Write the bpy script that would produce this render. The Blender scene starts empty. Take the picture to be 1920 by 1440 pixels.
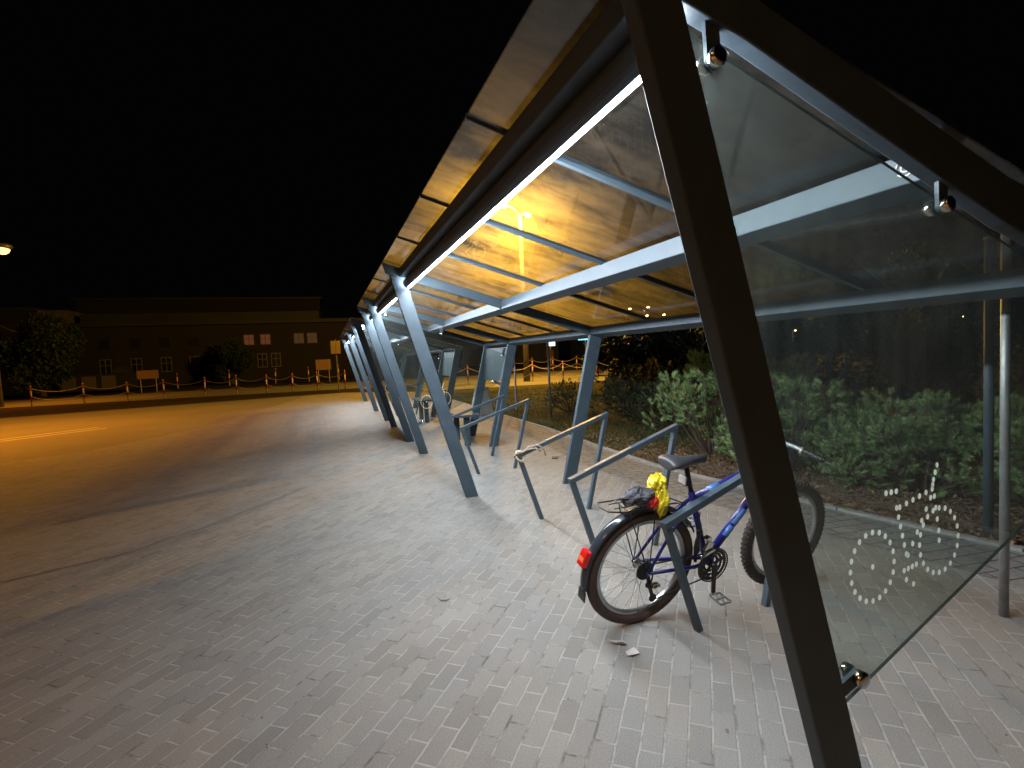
import bpy, bmesh, math, random
from mathutils import Vector, Matrix, Euler
random.seed(7)
D = bpy.data
scene = bpy.context.scene
COL = scene.collection
PI = math.pi
R = math.radians

# ------------------------------------------------------------------ camera
F_PX, YAW, PITCH, ROLL, CAM_H = 975.515, 0.3445, 0.0557, -0.0467, 1.5
cam_d = D.cameras.new("camera"); cam = D.objects.new("camera", cam_d); COL.objects.link(cam)
scene.camera = cam
cam_d.sensor_width = 36; cam_d.lens = 36 * F_PX / 1920; cam_d.clip_end = 1500; cam_d.clip_start = 0.02
fw = Vector((math.sin(YAW) * math.cos(PITCH), math.cos(YAW) * math.cos(PITCH), -math.sin(PITCH)))
rt = Vector((math.cos(YAW), -math.sin(YAW), 0)); up_ = rt.cross(fw)
r2 = rt * math.cos(ROLL) + up_ * math.sin(ROLL); u2 = up_ * math.cos(ROLL) - rt * math.sin(ROLL)
M = Matrix((r2, u2, -fw)).transposed().to_4x4(); M.translation = Vector((0, 0, CAM_H))
cam.matrix_world = M
scene.render.resolution_x = 1024; scene.render.resolution_y = 768
scene.view_settings.view_transform = 'Standard'; scene.view_settings.look = 'None'
scene.view_settings.exposure = 0; scene.view_settings.gamma = 1

# ------------------------------------------------------------------ night sky
w = D.worlds.new("World"); scene.world = w; w.use_nodes = True
bg = w.node_tree.nodes["Background"]; bg.inputs[0].default_value = (0.55, 0.62, 0.8, 1); bg.inputs[1].default_value = 0.0012

SODIUM = (1.0, 0.31, 0.015)
LED = (0.87, 0.935, 1.0)
LED_STRENGTH = 172
LAMP_W = 9000
ROOF_DENS = 18

# ------------------------------------------------------------------ materials
def mat(name):
    m = D.materials.new(name); m.use_nodes = True
    return m, m.node_tree, m.node_tree.nodes["Principled BSDF"]

def N(nt, t, **k):
    n = nt.nodes.new(t)
    for a, b in k.items():
        setattr(n, a, b)
    return n

def L(nt, a, b): nt.links.new(a, b)

def ramp(nt, fac, stops):
    r = N(nt, 'ShaderNodeValToRGB')
    e = r.color_ramp.elements
    while len(e) < len(stops): e.new(0.5)
    for i, (p, c) in enumerate(stops):
        e[i].position = p; e[i].color = (c[0], c[1], c[2], 1)
    L(nt, fac, r.inputs[0]); return r.outputs[0]

def objco(nt, rot=0.0, scale=(1, 1, 1)):
    tc = N(nt, 'ShaderNodeTexCoord'); mp = N(nt, 'ShaderNodeMapping')
    mp.inputs['Rotation'].default_value = (0, 0, rot); mp.inputs['Scale'].default_value = scale
    L(nt, tc.outputs['Object'], mp.inputs[0]); return mp.outputs[0]

def noise(nt, co, scale, detail=4, rough=0.6):
    n = N(nt, 'ShaderNodeTexNoise'); n.inputs['Scale'].default_value = scale
    n.inputs['Detail'].default_value = detail; n.inputs['Roughness'].default_value = rough
    L(nt, co, n.inputs['Vector']); return n.outputs['Fac']

def bump(nt, bsdf, h, strength, dist):
    b = N(nt, 'ShaderNodeBump'); b.inputs['Strength'].default_value = strength; b.inputs['Distance'].default_value = dist
    L(nt, h, b.inputs['Height']); L(nt, b.outputs[0], bsdf.inputs['Normal']); return b

def mixc(nt, fac, a, b, mode='MIX'):
    m = N(nt, 'ShaderNodeMix'); m.data_type = 'RGBA'; m.blend_type = mode
    for s, v in ((m.inputs[0], fac), (m.inputs[6], a), (m.inputs[7], b)):
        if hasattr(v, 'is_output'): L(nt, v, s)
        elif isinstance(v, (int, float)): s.default_value = v
        else: s.default_value = (v[0], v[1], v[2], 1)
    return m.outputs[2]

def mathn(nt, op, a, b=0.0, clamp=False):
    m = N(nt, 'ShaderNodeMath'); m.operation = op; m.use_clamp = clamp
    for i, v in enumerate((a, b)):
        if hasattr(v, 'is_output'): L(nt, v, m.inputs[i])
        else: m.inputs[i].default_value = v
    return m.outputs[0]

def simple(name, col, rough=0.5, metal=0.0, var=0.25, nscale=12, bumps=0.0, spec=0.5, col2=None):
    m, nt, b = mat(name)
    co = objco(nt)
    n = noise(nt, co, nscale, 5)
    c2 = col2 or tuple(c * (1 - var) for c in col)
    L(nt, ramp(nt, n, [(0.3, c2), (0.7, col)]), b.inputs['Base Color'])
    rr = mathn(nt, 'MULTIPLY_ADD', n, 0.2); rr.node.inputs[2].default_value = rough - 0.1
    L(nt, rr, b.inputs['Roughness'])
    b.inputs['Metallic'].default_value = metal
    b.inputs['Specular IOR Level'].default_value = spec
    if bumps: bump(nt, b, noise(nt, co, nscale * 6, 3), bumps, 0.004)
    return m

def emis(name, col, s):
    m, nt, b = mat(name)
    b.inputs['Base Color'].default_value = (0.03, 0.03, 0.03, 1)
    b.inputs['Emission Color'].default_value = (*col, 1); b.inputs['Emission Strength'].default_value = s
    return m

def two_sided_fresnel(nt, ior):
    g = N(nt, 'ShaderNodeNewGeometry')
    v = mathn(nt, 'MULTIPLY_ADD', g.outputs['Backfacing'], 1.0 / ior - ior); v.node.inputs[2].default_value = ior
    fr = N(nt, 'ShaderNodeFresnel'); L(nt, v, fr.inputs[0]); return fr.outputs[0]

def pavers_mat():
    m, nt, b = mat("concrete_block_paving")
    co = objco(nt, R(-50))
    # slight waviness of the joints
    nv = N(nt, 'ShaderNodeTexNoise'); nv.inputs['Scale'].default_value = 9; nv.inputs['Detail'].default_value = 3
    L(nt, co, nv.inputs['Vector'])
    sub = N(nt, 'ShaderNodeVectorMath', operation='SUBTRACT'); L(nt, nv.outputs['Color'], sub.inputs[0]); sub.inputs[1].default_value = (.5, .5, .5)
    sc = N(nt, 'ShaderNodeVectorMath', operation='SCALE'); L(nt, sub.outputs[0], sc.inputs[0]); sc.inputs['Scale'].default_value = 0.012
    ad = N(nt, 'ShaderNodeVectorMath', operation='ADD'); L(nt, co, ad.inputs[0]); L(nt, sc.outputs[0], ad.inputs[1])
    br = N(nt, 'ShaderNodeTexBrick'); br.offset = 0.5
    L(nt, ad.outputs[0], br.inputs['Vector'])
    br.inputs['Scale'].default_value = 1.0
    br.inputs['Brick Width'].default_value = 0.200; br.inputs['Row Height'].default_value = 0.087
    br.inputs['Mortar Size'].default_value = 0.0054; br.inputs['Mortar Smooth'].default_value = 0.25
    br.inputs['Bias'].default_value = 0.0
    br.inputs['Color1'].default_value = (0.0, 0.0, 0.0, 1); br.inputs['Color2'].default_value = (1, 1, 1, 1)
    br.inputs['Mortar'].default_value = (0.5, 0.5, 0.5, 1)
    per = br.outputs['Color']
    base = ramp(nt, per, [(0.0, (0.195, 0.188, 0.178)), (0.3, (0.218, 0.212, 0.203)), (0.8, (0.228, 0.224, 0.213)), (1.0, (0.248, 0.243, 0.229))])
    big = noise(nt, co, 0.9, 5, 0.62)
    base = mixc(nt, 1.0, base, ramp(nt, big, [(0.30, (0.92, 0.915, 0.905)), (0.62, (1.08, 1.08, 1.08))]), 'MULTIPLY')
    fine = noise(nt, co, 160, 3, 0.7)
    base = mixc(nt, 1.0, base, ramp(nt, fine, [(0.3, (0.78, 0.78, 0.78)), (0.7, (1.2, 1.2, 1.18))]), 'MULTIPLY')
    # pale sand in most joints, dark empty ones in others
    jn = noise(nt, co, 5.5, 4, 0.7)
    joint = ramp(nt, jn, [(0.34, (0.12, 0.112, 0.103)), (0.54, (0.34, 0.33, 0.305))])
    base2 = mixc(nt, br.outputs['Fac'], base, joint)
    # pale specks: chewing gum and lime
    vo = N(nt, 'ShaderNodeTexVoronoi'); vo.inputs['Scale'].default_value = 4.5; L(nt, co, vo.inputs['Vector'])
    sz = mathn(nt, 'MULTIPLY', noise(nt, co, 3.1, 2), 0.09)
    sp = mathn(nt, 'LESS_THAN', vo.outputs['Distance'], mathn(nt, 'SUBTRACT', sz, 0.012))
    sp = mathn(nt, 'MULTIPLY', sp, mathn(nt, 'GREATER_THAN', noise(nt, co, 1.7, 1), 0.55))
    base3 = mixc(nt, sp, base2, (0.42, 0.41, 0.39))
    vo2 = N(nt, 'ShaderNodeTexVoronoi'); vo2.inputs['Scale'].default_value = 11; L(nt, co, vo2.inputs['Vector'])
    sp2 = mathn(nt, 'LESS_THAN', vo2.outputs['Distance'], 0.05)
    sp2 = mathn(nt, 'MULTIPLY', sp2, mathn(nt, 'GREATER_THAN', noise(nt, co, 2.3, 1), 0.56))
    base3 = mixc(nt, sp2, base3, (0.05, 0.045, 0.04))
    L(nt, base3, b.inputs['Base Color'])
    b.inputs['Roughness'].default_value = 0.82; b.inputs['Specular IOR Level'].default_value = 0.35
    h = mathn(nt, 'SUBTRACT', mathn(nt, 'MULTIPLY', fine, 0.16), mathn(nt, 'MULTIPLY', br.outputs['Fac'], 1.0))
    h = mathn(nt, 'ADD', h, mathn(nt, 'MULTIPLY', per, 0.2))
    h = mathn(nt, 'ADD', h, mathn(nt, 'MULTIPLY', big, 0.7))
    bump(nt, b, h, 1.0, 0.007)
    return m

def border_mat():
    m, nt, b = mat("darker_edge_paving")
    co = objco(nt, R(8))
    br = N(nt, 'ShaderNodeTexBrick'); L(nt, co, br.inputs['Vector'])
    br.inputs['Scale'].default_value = 1.0; br.inputs['Brick Width'].default_value = 0.24; br.inputs['Row Height'].default_value = 0.12
    br.inputs['Mortar Size'].default_value = 0.005
    br.inputs['Color1'].default_value = (0.17, 0.16, 0.15, 1); br.inputs['Color2'].default_value = (0.22, 0.21, 0.20, 1)
    br.inputs['Mortar'].default_value = (0.03, 0.028, 0.026, 1)
    n = noise(nt, co, 20, 5)
    L(nt, mixc(nt, 1.0, br.outputs['Color'], ramp(nt, n, [(0.3, (0.7, 0.7, 0.7)), (0.7, (1.15, 1.15, 1.12))]), 'MULTIPLY'), b.inputs['Base Color'])
    b.inputs['Roughness'].default_value = 0.85
    bump(nt, b, mathn(nt, 'SUBTRACT', n, br.outputs['Fac']), 0.8, 0.006)
    return m

def asphalt_mat():
    m, nt, b = mat("worn_asphalt")
    co = objco(nt)
    n1 = noise(nt, co, 0.35, 5, 0.6); n2 = noise(nt, co, 60, 3, 0.7)
    c = ramp(nt, n1, [(0.3, (0.15, 0.145, 0.135)), (0.7, (0.205, 0.198, 0.185))])
    c = mixc(nt, 1.0, c, ramp(nt, n2, [(0.3, (0.75, 0.75, 0.75)), (0.75, (1.25, 1.25, 1.25))]), 'MULTIPLY')
    L(nt, c, b.inputs['Base Color']); b.inputs['Roughness'].default_value = 0.8
    bump(nt, b, n2, 0.4, 0.006)
    return m

def ground_mat(name, c1, c2, c3, s=3.0):
    m, nt, b = mat(name)
    co = objco(nt)
    n1 = noise(nt, co, s, 8, 0.7); n2 = noise(nt, co, s * 14, 4, 0.7)
    c = ramp(nt, n1, [(0.3, c1), (0.5, c2), (0.7, c3)])
    c = mixc(nt, 1.0, c, ramp(nt, n2, [(0.3, (0.5, 0.5, 0.5)), (0.7, (1.4, 1.4, 1.4))]), 'MULTIPLY')
    L(nt, c, b.inputs['Base Color']); b.inputs['Roughness'].default_value = 0.95
    b.inputs['Specular IOR Level'].default_value = 0.2
    bump(nt, b, mathn(nt, 'ADD', n1, n2), 1.0, 0.03)
    return m

def leaf_mat(name, dark, light, nscale=2.5, trans=0.15):
    m, nt, b = mat(name)
    co = objco(nt)
    n = noise(nt, co, nscale, 3, 0.6); n2 = noise(nt, co, nscale * 16, 2)
    c = ramp(nt, n, [(0.35, dark), (0.65, light)])
    c = mixc(nt, 1.0, c, ramp(nt, n2, [(0.3, (0.7, 0.7, 0.7)), (0.7, (1.25, 1.25, 1.25))]), 'MULTIPLY')
    L(nt, c, b.inputs['Base Color']); b.inputs['Roughness'].default_value = 0.6
    b.inputs['Specular IOR Level'].default_value = 0.3
    return m

def glass_wall_mat():
    m, nt, b = mat("safety_glass")
    nt.nodes.remove(b)
    out = nt.nodes["Material Output"]
    co = objco(nt)
    tr = N(nt, 'ShaderNodeBsdfTransparent'); tr.inputs[0].default_value = (0.80, 0.845, 0.825, 1)
    gl = N(nt, 'ShaderNodeBsdfGlossy'); gl.inputs['Roughness'].default_value = 0.015; gl.inputs['Color'].default_value = (1, 1, 1, 1)
    mx = N(nt, 'ShaderNodeMixShader'); L(nt, two_sided_fresnel(nt, 1.45), mx.inputs[0]); L(nt, tr.outputs[0], mx.inputs[1]); L(nt, gl.outputs[0], mx.inputs[2])
    di = N(nt, 'ShaderNodeBsdfDiffuse'); di.inputs[0].default_value = (0.50, 0.55, 0.53, 1)
    tl = N(nt, 'ShaderNodeBsdfTranslucent'); tl.inputs[0].default_value = (0.50, 0.55, 0.53, 1)
    hz = N(nt, 'ShaderNodeMixShader'); hz.inputs[0].default_value = 0.6; L(nt, di.outputs[0], hz.inputs[1]); L(nt, tl.outputs[0], hz.inputs[2])
    n = noise(nt, co, 2.2, 6, 0.65)
    n3 = noise(nt, co, 60, 2)
    dr = noise(nt, objco(nt, 0, (14, 1, 1.2)), 2.5, 4)
    f = mathn(nt, 'ADD', mathn(nt, 'MULTIPLY', mathn(nt, 'MULTIPLY', n, dr), 0.055), mathn(nt, 'MULTIPLY', mathn(nt, 'GREATER_THAN', n3, 0.76), 0.10))
    m2 = N(nt, 'ShaderNodeMixShader'); L(nt, f, m2.inputs[0]); L(nt, mx.outputs[0], m2.inputs[1]); L(nt, hz.outputs[0], m2.inputs[2])
    L(nt, m2.outputs[0], out.inputs[0])
    return m

def glass_edge_mat():
    m, nt, b = mat("green_glass_edge")
    b.inputs['Base Color'].default_value = (0.006, 0.014, 0.011, 1); b.inputs['Roughness'].default_value = 0.5; b.inputs['Specular IOR Level'].default_value = 0.15
    return m

def roof_mat():
    m, nt, b = mat("dirty_roof_glass")
    nt.nodes.remove(b)
    out = nt.nodes["Material Output"]
    tr = N(nt, 'ShaderNodeBsdfTransparent'); tr.inputs[0].default_value = (0.95, 0.95, 0.93, 1)
    # dirt that ran down the slope (along X), blotchy; it scatters light forward inside the pane
    co = objco(nt, 0, (1.6, 6, 1)); co2 = objco(nt, 0, (1, 1, 1))
    s1 = noise(nt, co, 1.5, 8, 0.78); s2 = noise(nt, co2, 1.3, 4, 0.6); s3 = noise(nt, co2, 45, 2, 0.6)
    dirt = ramp(nt, mathn(nt, 'MULTIPLY', s1, s2), [(0.16, (0.05, 0.05, 0.05)), (0.36, (1, 1, 1))])
    di = N(nt, 'ShaderNodeBsdfDiffuse'); di.inputs[0].default_value = (0.30, 0.295, 0.27, 1)
    m1 = N(nt, 'ShaderNodeMixShader'); L(nt, tr.outputs[0], m1.inputs[1]); L(nt, di.outputs[0], m1.inputs[2])
    L(nt, mathn(nt, 'ADD', mathn(nt, 'MULTIPLY', dirt, 0.03), mathn(nt, 'MULTIPLY', mathn(nt, 'GREATER_THAN', s3, 0.70), 0.3)), m1.inputs[0])
    gl = N(nt, 'ShaderNodeBsdfGlossy'); gl.inputs['Roughness'].default_value = 0.012
    mx = N(nt, 'ShaderNodeMixShader'); L(nt, two_sided_fresnel(nt, 1.45), mx.inputs[0]); L(nt, m1.outputs[0], mx.inputs[1]); L(nt, gl.outputs[0], mx.inputs[2])
    L(nt, mx.outputs[0], out.inputs[0])
    vs = N(nt, 'ShaderNodeVolumeScatter'); vs.inputs['Color'].default_value = (1.0, 0.97, 0.66, 1); vs.inputs['Anisotropy'].default_value = 0.91
    sy = N(nt, 'ShaderNodeSeparateXYZ'); L(nt, co2, sy.inputs[0])          # density falls toward the near end: the lamp glow's fading built into the panes
    grad = N(nt, 'ShaderNodeMapRange'); L(nt, sy.outputs[1], grad.inputs[0])
    for i_, v_ in ((1, 0.6), (2, 4.0), (3, 0.22), (4, 1.25)): grad.inputs[i_].default_value = v_
    L(nt, mathn(nt, 'MULTIPLY', mathn(nt, 'MULTIPLY', dirt, grad.outputs[0]), ROOF_DENS), vs.inputs['Density'])
    L(nt, vs.outputs[0], out.inputs['Volume'])
    return m

def print_mat():
    m, nt, b = mat("white_printed_film"); nt.nodes.remove(b); out = nt.nodes["Material Output"]
    a = N(nt, 'ShaderNodeBsdfDiffuse'); a.inputs[0].default_value = (0.8, 0.82, 0.8, 1)
    t = N(nt, 'ShaderNodeBsdfTranslucent'); t.inputs[0].default_value = (0.8, 0.84, 0.8, 1)
    x = N(nt, 'ShaderNodeMixShader'); x.inputs[0].default_value = 0.55; L(nt, a.outputs[0], x.inputs[1]); L(nt, t.outputs[0], x.inputs[2])
    L(nt, x.outputs[0], out.inputs[0]); return m

def bollard_mat():
    m, nt, b = mat("red_white_bands")
    tc = N(nt, 'ShaderNodeTexCoord'); sp = N(nt, 'ShaderNodeSeparateXYZ'); L(nt, tc.outputs['Object'], sp.inputs[0])
    fr = mathn(nt, 'FRACT', mathn(nt, 'MULTIPLY', mathn(nt, 'ADD', sp.outputs[2], 0.02), 1.82))
    c = mixc(nt, mathn(nt, 'GREATER_THAN', fr, 0.5), (0.78, 0.75, 0.70), (0.45, 0.03, 0.02))
    n = noise(nt, tc.outputs['Object'], 30, 4)
    L(nt, mixc(nt, 1.0, c, ramp(nt, n, [(0.3, (0.7, 0.7, 0.7)), (0.6, (1, 1, 1))]), 'MULTIPLY'), b.inputs['Base Color'])
    b.inputs['Roughness'].default_value = 0.5
    return m

MT = dict(
    steel=simple("blue_grey_painted_steel", (0.060, 0.088, 0.112), 0.52, 0.0, 0.25, 7, 0.2, spec=0.35),
    steel2=simple("rack_painted_steel", (0.060, 0.090, 0.115), 0.45, 0.0, 0.2, 9, 0.1),
    galv=simple("galvanised_steel", (0.42, 0.43, 0.44), 0.45, 0.6, 0.3, 14, 0.1),
    chrome=simple("polished_steel", (0.75, 0.73, 0.70), 0.18, 1.0, 0.1, 20),
    seal=simple("black_rubber_seal", (0.02, 0.02, 0.022), 0.6, 0, 0.3, 10),
    paving=pavers_mat(), border=border_mat(), asphalt=asphalt_mat(),
    gutter=simple("concrete_gutter", (0.20, 0.195, 0.185), 0.85, 0, 0.35, 9, 0.4),
    kerb=simple("concrete_kerb", (0.33, 0.32, 0.30), 0.85, 0, 0.35, 9, 0.4),
    soil=ground_mat("leaf_mulch_soil", (0.035, 0.022, 0.014), (0.085, 0.052, 0.032), (0.15, 0.095, 0.06), 6),
    lawn=ground_mat("lawn_soil", (0.025, 0.028, 0.012), (0.05, 0.05, 0.02), (0.09, 0.08, 0.035), 1.5),
    verge=ground_mat("dark_verge_soil", (0.02, 0.014, 0.010), (0.04, 0.03, 0.02), (0.06, 0.04, 0.03), 1.2),
    paint=simple("worn_white_road_paint", (0.62, 0.60, 0.56), 0.7, 0, 0.35, 6, 0.2),
    grass=leaf_mat("grass_blades", (0.05, 0.06, 0.018), (0.15, 0.15, 0.05), 1.2),
    litter=leaf_mat("dry_leaves", (0.09, 0.05, 0.03), (0.30, 0.19, 0.12), 9),
    twig=simple("dry_twigs", (0.20, 0.14, 0.09), 0.8, 0, 0.5, 12),
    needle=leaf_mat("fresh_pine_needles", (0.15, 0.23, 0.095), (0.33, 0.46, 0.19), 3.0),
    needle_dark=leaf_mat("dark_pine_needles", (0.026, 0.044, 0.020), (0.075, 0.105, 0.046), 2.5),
    leafdark=leaf_mat("dark_evergreen_leaves", (0.012, 0.024, 0.010), (0.035, 0.055, 0.022), 2.0),
    bark=simple("grey_brown_bark", (0.12, 0.085, 0.06), 0.9, 0, 0.5, 14, 0.6),
    glass=glass_wall_mat(), gedge=glass_edge_mat(), rpane=roof_mat(),
    dot=print_mat(),
    led=emis("led_tube_light", LED, LED_STRENGTH),
    bulb_near=emis("near_sodium_bulb", (1.0, 0.52, 0.13), 4.5), bulb=emis("sodium_bulb", (1.0, 0.55, 0.2), 320), bulb_far=emis("far_sodium_bulb", (1.0, 0.50, 0.16), 60),
    white_far=emis("far_white_light", (0.75, 0.88, 1.0), 60),
    bollard=bollard_mat(), chain=simple("pale_plastic_chain", (0.5, 0.45, 0.4), 0.5, 0, 0.3, 20),
    concrete=simple("pale_concrete", (0.42, 0.41, 0.39), 0.85, 0, 0.3, 6, 0.3),
    column=simple("weathered_concrete_column", (0.16, 0.15, 0.14), 0.9, 0, 0.3, 4, 0.3),
    wall_dark=simple("dark_rendered_wall", (0.026, 0.023, 0.021), 0.9, 0, 0.4, 0.6),
    wall_pale=simple("pale_rendered_wall", (0.13, 0.11, 0.10), 0.9, 0, 0.3, 0.5),
    roofm=simple("metal_roof", (0.030, 0.034, 0.037), 0.7, 0, 0.4, 0.4),
    win_red=emis("curtained_window_light", (1.0, 0.27, 0.14), 0.085), win_yel=emis("dim_window_light", (0.9, 0.48, 0.28), 0.035),
    win_dark=simple("dark_window_pane", (0.02, 0.02, 0.025), 0.2), frame_w=simple("white_window_frame", (0.18, 0.17, 0.16), 0.6),
    sign_y=simple("yellow_sign_panel", (0.62, 0.47, 0.12), 0.5, 0, 0.15, 6), board=simple("tan_board", (0.26, 0.15, 0.08), 0.7, 0, 0.25, 3),
    red_e=emis("red_sign_light", (1.0, 0.06, 0.04), 14), red_dim=emis("red_awning_light", (1.0, 0.05, 0.03), 0.35),
    blue_e=emis("blue_sign_light", (0.2, 0.75, 1.0), 2.6), white_e=emis("white_sign_light", (0.7, 0.85, 1.0), 2.0),
    facade_b=simple("blue_grey_facade", (0.12, 0.14, 0.17), 0.7, 0, 0.4, 0.5),
    facade_e=emis("dim_lit_glazing", (0.35, 0.45, 0.6), 0.035),
    tyre=simple("black_rubber_tyre", (0.028, 0.025, 0.023), 0.75, 0, 0.4, 30, 0.5, col2=(0.055, 0.045, 0.038)),
    tyre_brown=simple("dusty_rubber_tyre", (0.075, 0.052, 0.042), 0.8, 0, 0.4, 20, 0.4),
    rim=simple("aluminium_rim", (0.5, 0.5, 0.5), 0.3, 0.9, 0.2, 20), spoke=simple("steel_spokes", (0.35, 0.35, 0.35), 0.35, 0.8, 0.2, 20),
    blue=simple("blue_bicycle_paint", (0.014, 0.018, 0.17), 0.3, 0, 0.25, 7), blue_l=simple("pale_blue_bicycle_paint", (0.10, 0.24, 0.60), 0.25, 0, 0.3, 7),
    black=simple("black_plastic", (0.018, 0.018, 0.02), 0.4, 0, 0.3, 14), leather=simple("grey_black_saddle_vinyl", (0.045, 0.047, 0.052), 0.45, 0, 0.3, 18, 0.2),
    fender=simple("glossy_black_mudguard", (0.035, 0.045, 0.055), 0.16, 0, 0.2, 9),
    red=simple("red_reflector", (0.75, 0.015, 0.015), 0.2, 0, 0.3, 25), orange=simple("orange_reflector", (0.9, 0.18, 0.05), 0.25, 0, 0.2, 25),
    yellow=simple("yellow_waterproof_cloth", (0.80, 0.66, 0.03), 0.4, 0, 0.2, 12, 0.3), greyc=simple("dark_grey_cloth", (0.075, 0.075, 0.09), 0.75, 0, 0.35, 14, 0.3),
    redc=simple("red_cloth", (0.65, 0.02, 0.02), 0.6, 0, 0.2, 12), white=simple("white_plastic", (0.75, 0.72, 0.70), 0.4, 0, 0.1, 8),
    rope=simple("dirty_pale_rope", (0.62, 0.50, 0.36), 0.85, 0, 0.4, 60, 0.5), rust=simple("rubbed_bare_metal", (0.50, 0.36, 0.24), 0.5, 0.3, 0.4, 18),
    paper=simple("crumpled_paper", (0.55, 0.53, 0.50), 0.8, 0, 0.2, 20), green=simple("green_glass_shard", (0.05, 0.6, 0.05), 0.15),
)

# ------------------------------------------------------------------ mesh helpers
class MB:
    def __init__(s): s.v = []; s.f = []; s.mi = []
    def add(s, vs, fs, mi=0):
        o = len(s.v); s.v += [tuple(v) for v in vs]; s.f += [tuple(i + o for i in f) for f in fs]; s.mi += [mi] * len(fs)
        return s
    def box(s, a, b, mi=0):
        x0, y0, z0 = a; x1, y1, z1 = b
        return s.add([(x0, y0, z0), (x1, y0, z0), (x1, y1, z0), (x0, y1, z0), (x0, y0, z1), (x1, y0, z1), (x1, y1, z1), (x0, y1, z1)],
                     [(0, 3, 2, 1), (4, 5, 6, 7), (0, 1, 5, 4), (1, 2, 6, 5), (2, 3, 7, 6), (3, 0, 4, 7)], mi)
    def prism(s, poly, y0, y1, mi=0):          # poly in XZ, extruded along Y
        n = len(poly)
        vs = [(x, y0, z) for x, z in poly] + [(x, y1, z) for x, z in poly]
        fs = [tuple(range(n)), tuple(range(2 * n - 1, n - 1, -1))] + [(i, i + n, (i + 1) % n + n, (i + 1) % n) for i in range(n)]
        return s.add(vs, fs, mi)
    def prismz(s, poly, z0, z1, mi=0):
        n = len(poly)
        vs = [(x, y, z0) for x, y in poly] + [(x, y, z1) for x, y in poly]
        fs = [tuple(range(n - 1, -1, -1)), tuple(range(n, 2 * n))] + [(i, (i + 1) % n, (i + 1) % n + n, i + n) for i in range(n)]
        return s.add(vs, fs, mi)
    def tube(s, pts, r, n=8, mi=0, caps=True, closed=False, rz=None):
        pts = [Vector(p) for p in pts]; m = len(pts)
        rs = r if isinstance(r, (list, tuple)) else [r] * m
        vs = []; fs = []
        ref = None
        for i, p in enumerate(pts):
            a = pts[(i - 1) % m] if (closed or i > 0) else p
            b = pts[(i + 1) % m] if (closed or i < m - 1) else p
            t = (b - a).normalized()
            if ref is None:
                ref = Vector((0, 0, 1)) if abs(t.z) < 0.9 else Vector((1, 0, 0))
            u = (ref - t * ref.dot(t)).normalized(); v = t.cross(u); ref = u
            for k in range(n):
                an = 2 * PI * k / n
                vs.append(p + (u * math.cos(an) + v * math.sin(an)) * rs[i])
        for i in range(m if closed else m - 1):
            j = (i + 1) % m
            for k in range(n):
                k2 = (k + 1) % n
                fs.append((i * n + k, j * n + k, j * n + k2, i * n + k2))
        if caps and not closed:
            fs.append(tuple(range(n))); fs.append(tuple(range((m - 1) * n + n - 1, (m - 1) * n - 1, -1)))
        return s.add(vs, fs, mi)
    def bar(s, a, b, w, d, side=(0, 1, 0), mi=0):   # rectangular bar a->b; d along side, w across
        a = Vector(a); b = Vector(b); t = (b - a).normalized(); sd = Vector(side); sd = (sd - t * sd.dot(t)).normalized(); u = t.cross(sd)
        vs = []
        for p in (a, b):
            for i, j in ((-1, -1), (1, -1), (1, 1), (-1, 1)):
                vs.append(p + u * (w / 2 * i) + sd * (d / 2 * j))
        return s.add(vs, [(0, 1, 2, 3), (7, 6, 5, 4), (0, 4, 5, 1), (1, 5, 6, 2), (2, 6, 7, 3), (3, 7, 4, 0)], mi)
    def ball(s, c, r, n=10, mi=0, sq=(1, 1, 1)):
        vs = []; fs = []; m = n // 2
        for i in range(m + 1):
            th = PI * i / m
            for k in range(n):
                ph = 2 * PI * k / n
                vs.append((c[0] + r * sq[0] * math.sin(th) * math.cos(ph), c[1] + r * sq[1] * math.sin(th) * math.sin(ph), c[2] + r * sq[2] * math.cos(th)))
        for i in range(m):
            for k in range(n):
                fs.append((i * n + k, (i + 1) * n + k, (i + 1) * n + (k + 1) % n, i * n + (k + 1) % n))
        return s.add(vs, fs, mi)
    def disc(s, c, axis, r, th, n=16, mi=0):
        a = Vector(axis).normalized(); c = Vector(c)
        return s.tube([c - a * th / 2, c + a * th / 2], r, n, mi)
    def build(s, name, m, parent=None, off=(0, 0, 0), bevel=0.0, smooth=False, mats=None):
        me = D.meshes.new(name)
        me.from_pydata([(v[0] - off[0], v[1] - off[1], v[2] - off[2]) for v in s.v], [], s.f)
        for q in (mats or [m]): me.materials.append(MT[q] if isinstance(q, str) else q)
        me.polygons.foreach_set('material_index', s.mi)
        if smooth: me.polygons.foreach_set('use_smooth', [True] * len(me.polygons))
        me.validate()
        if len(s.f) < 20000:
            bm = bmesh.new(); bm.from_mesh(me); bmesh.ops.recalc_face_normals(bm, faces=bm.faces); bm.to_mesh(me); bm.free()
        me.update()
        o = D.objects.new(name, me); COL.objects.link(o)
        if parent: o.parent = parent
        if bevel:
            b = o.modifiers.new("bevel", 'BEVEL'); b.width = bevel; b.segments = 2; b.limit_method = 'ANGLE'
        return o

def tag(o, label=None, cat=None, group=None, kind=None):
    for k, v in (('label', label), ('category', cat), ('group', group), ('kind', kind)):
        if v: o[k] = v
    return o

def empty(name, loc, label, cat, group=None, rot=(0, 0, 0), scale=1.0):
    o = D.objects.new(name, None); COL.objects.link(o); o.empty_display_size = 0.1
    o.location = loc; o.rotation_euler = rot; o.scale = (scale,) * 3
    return tag(o, label, cat, group)

KIDS = {}
def children(o): return [c for c in D.objects if c.parent == o]
def copy_tree(o, parent=None):
    c = o.copy(); COL.objects.link(c); c.parent = parent
    for ch in children(o): copy_tree(ch, c)
    return c

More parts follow.
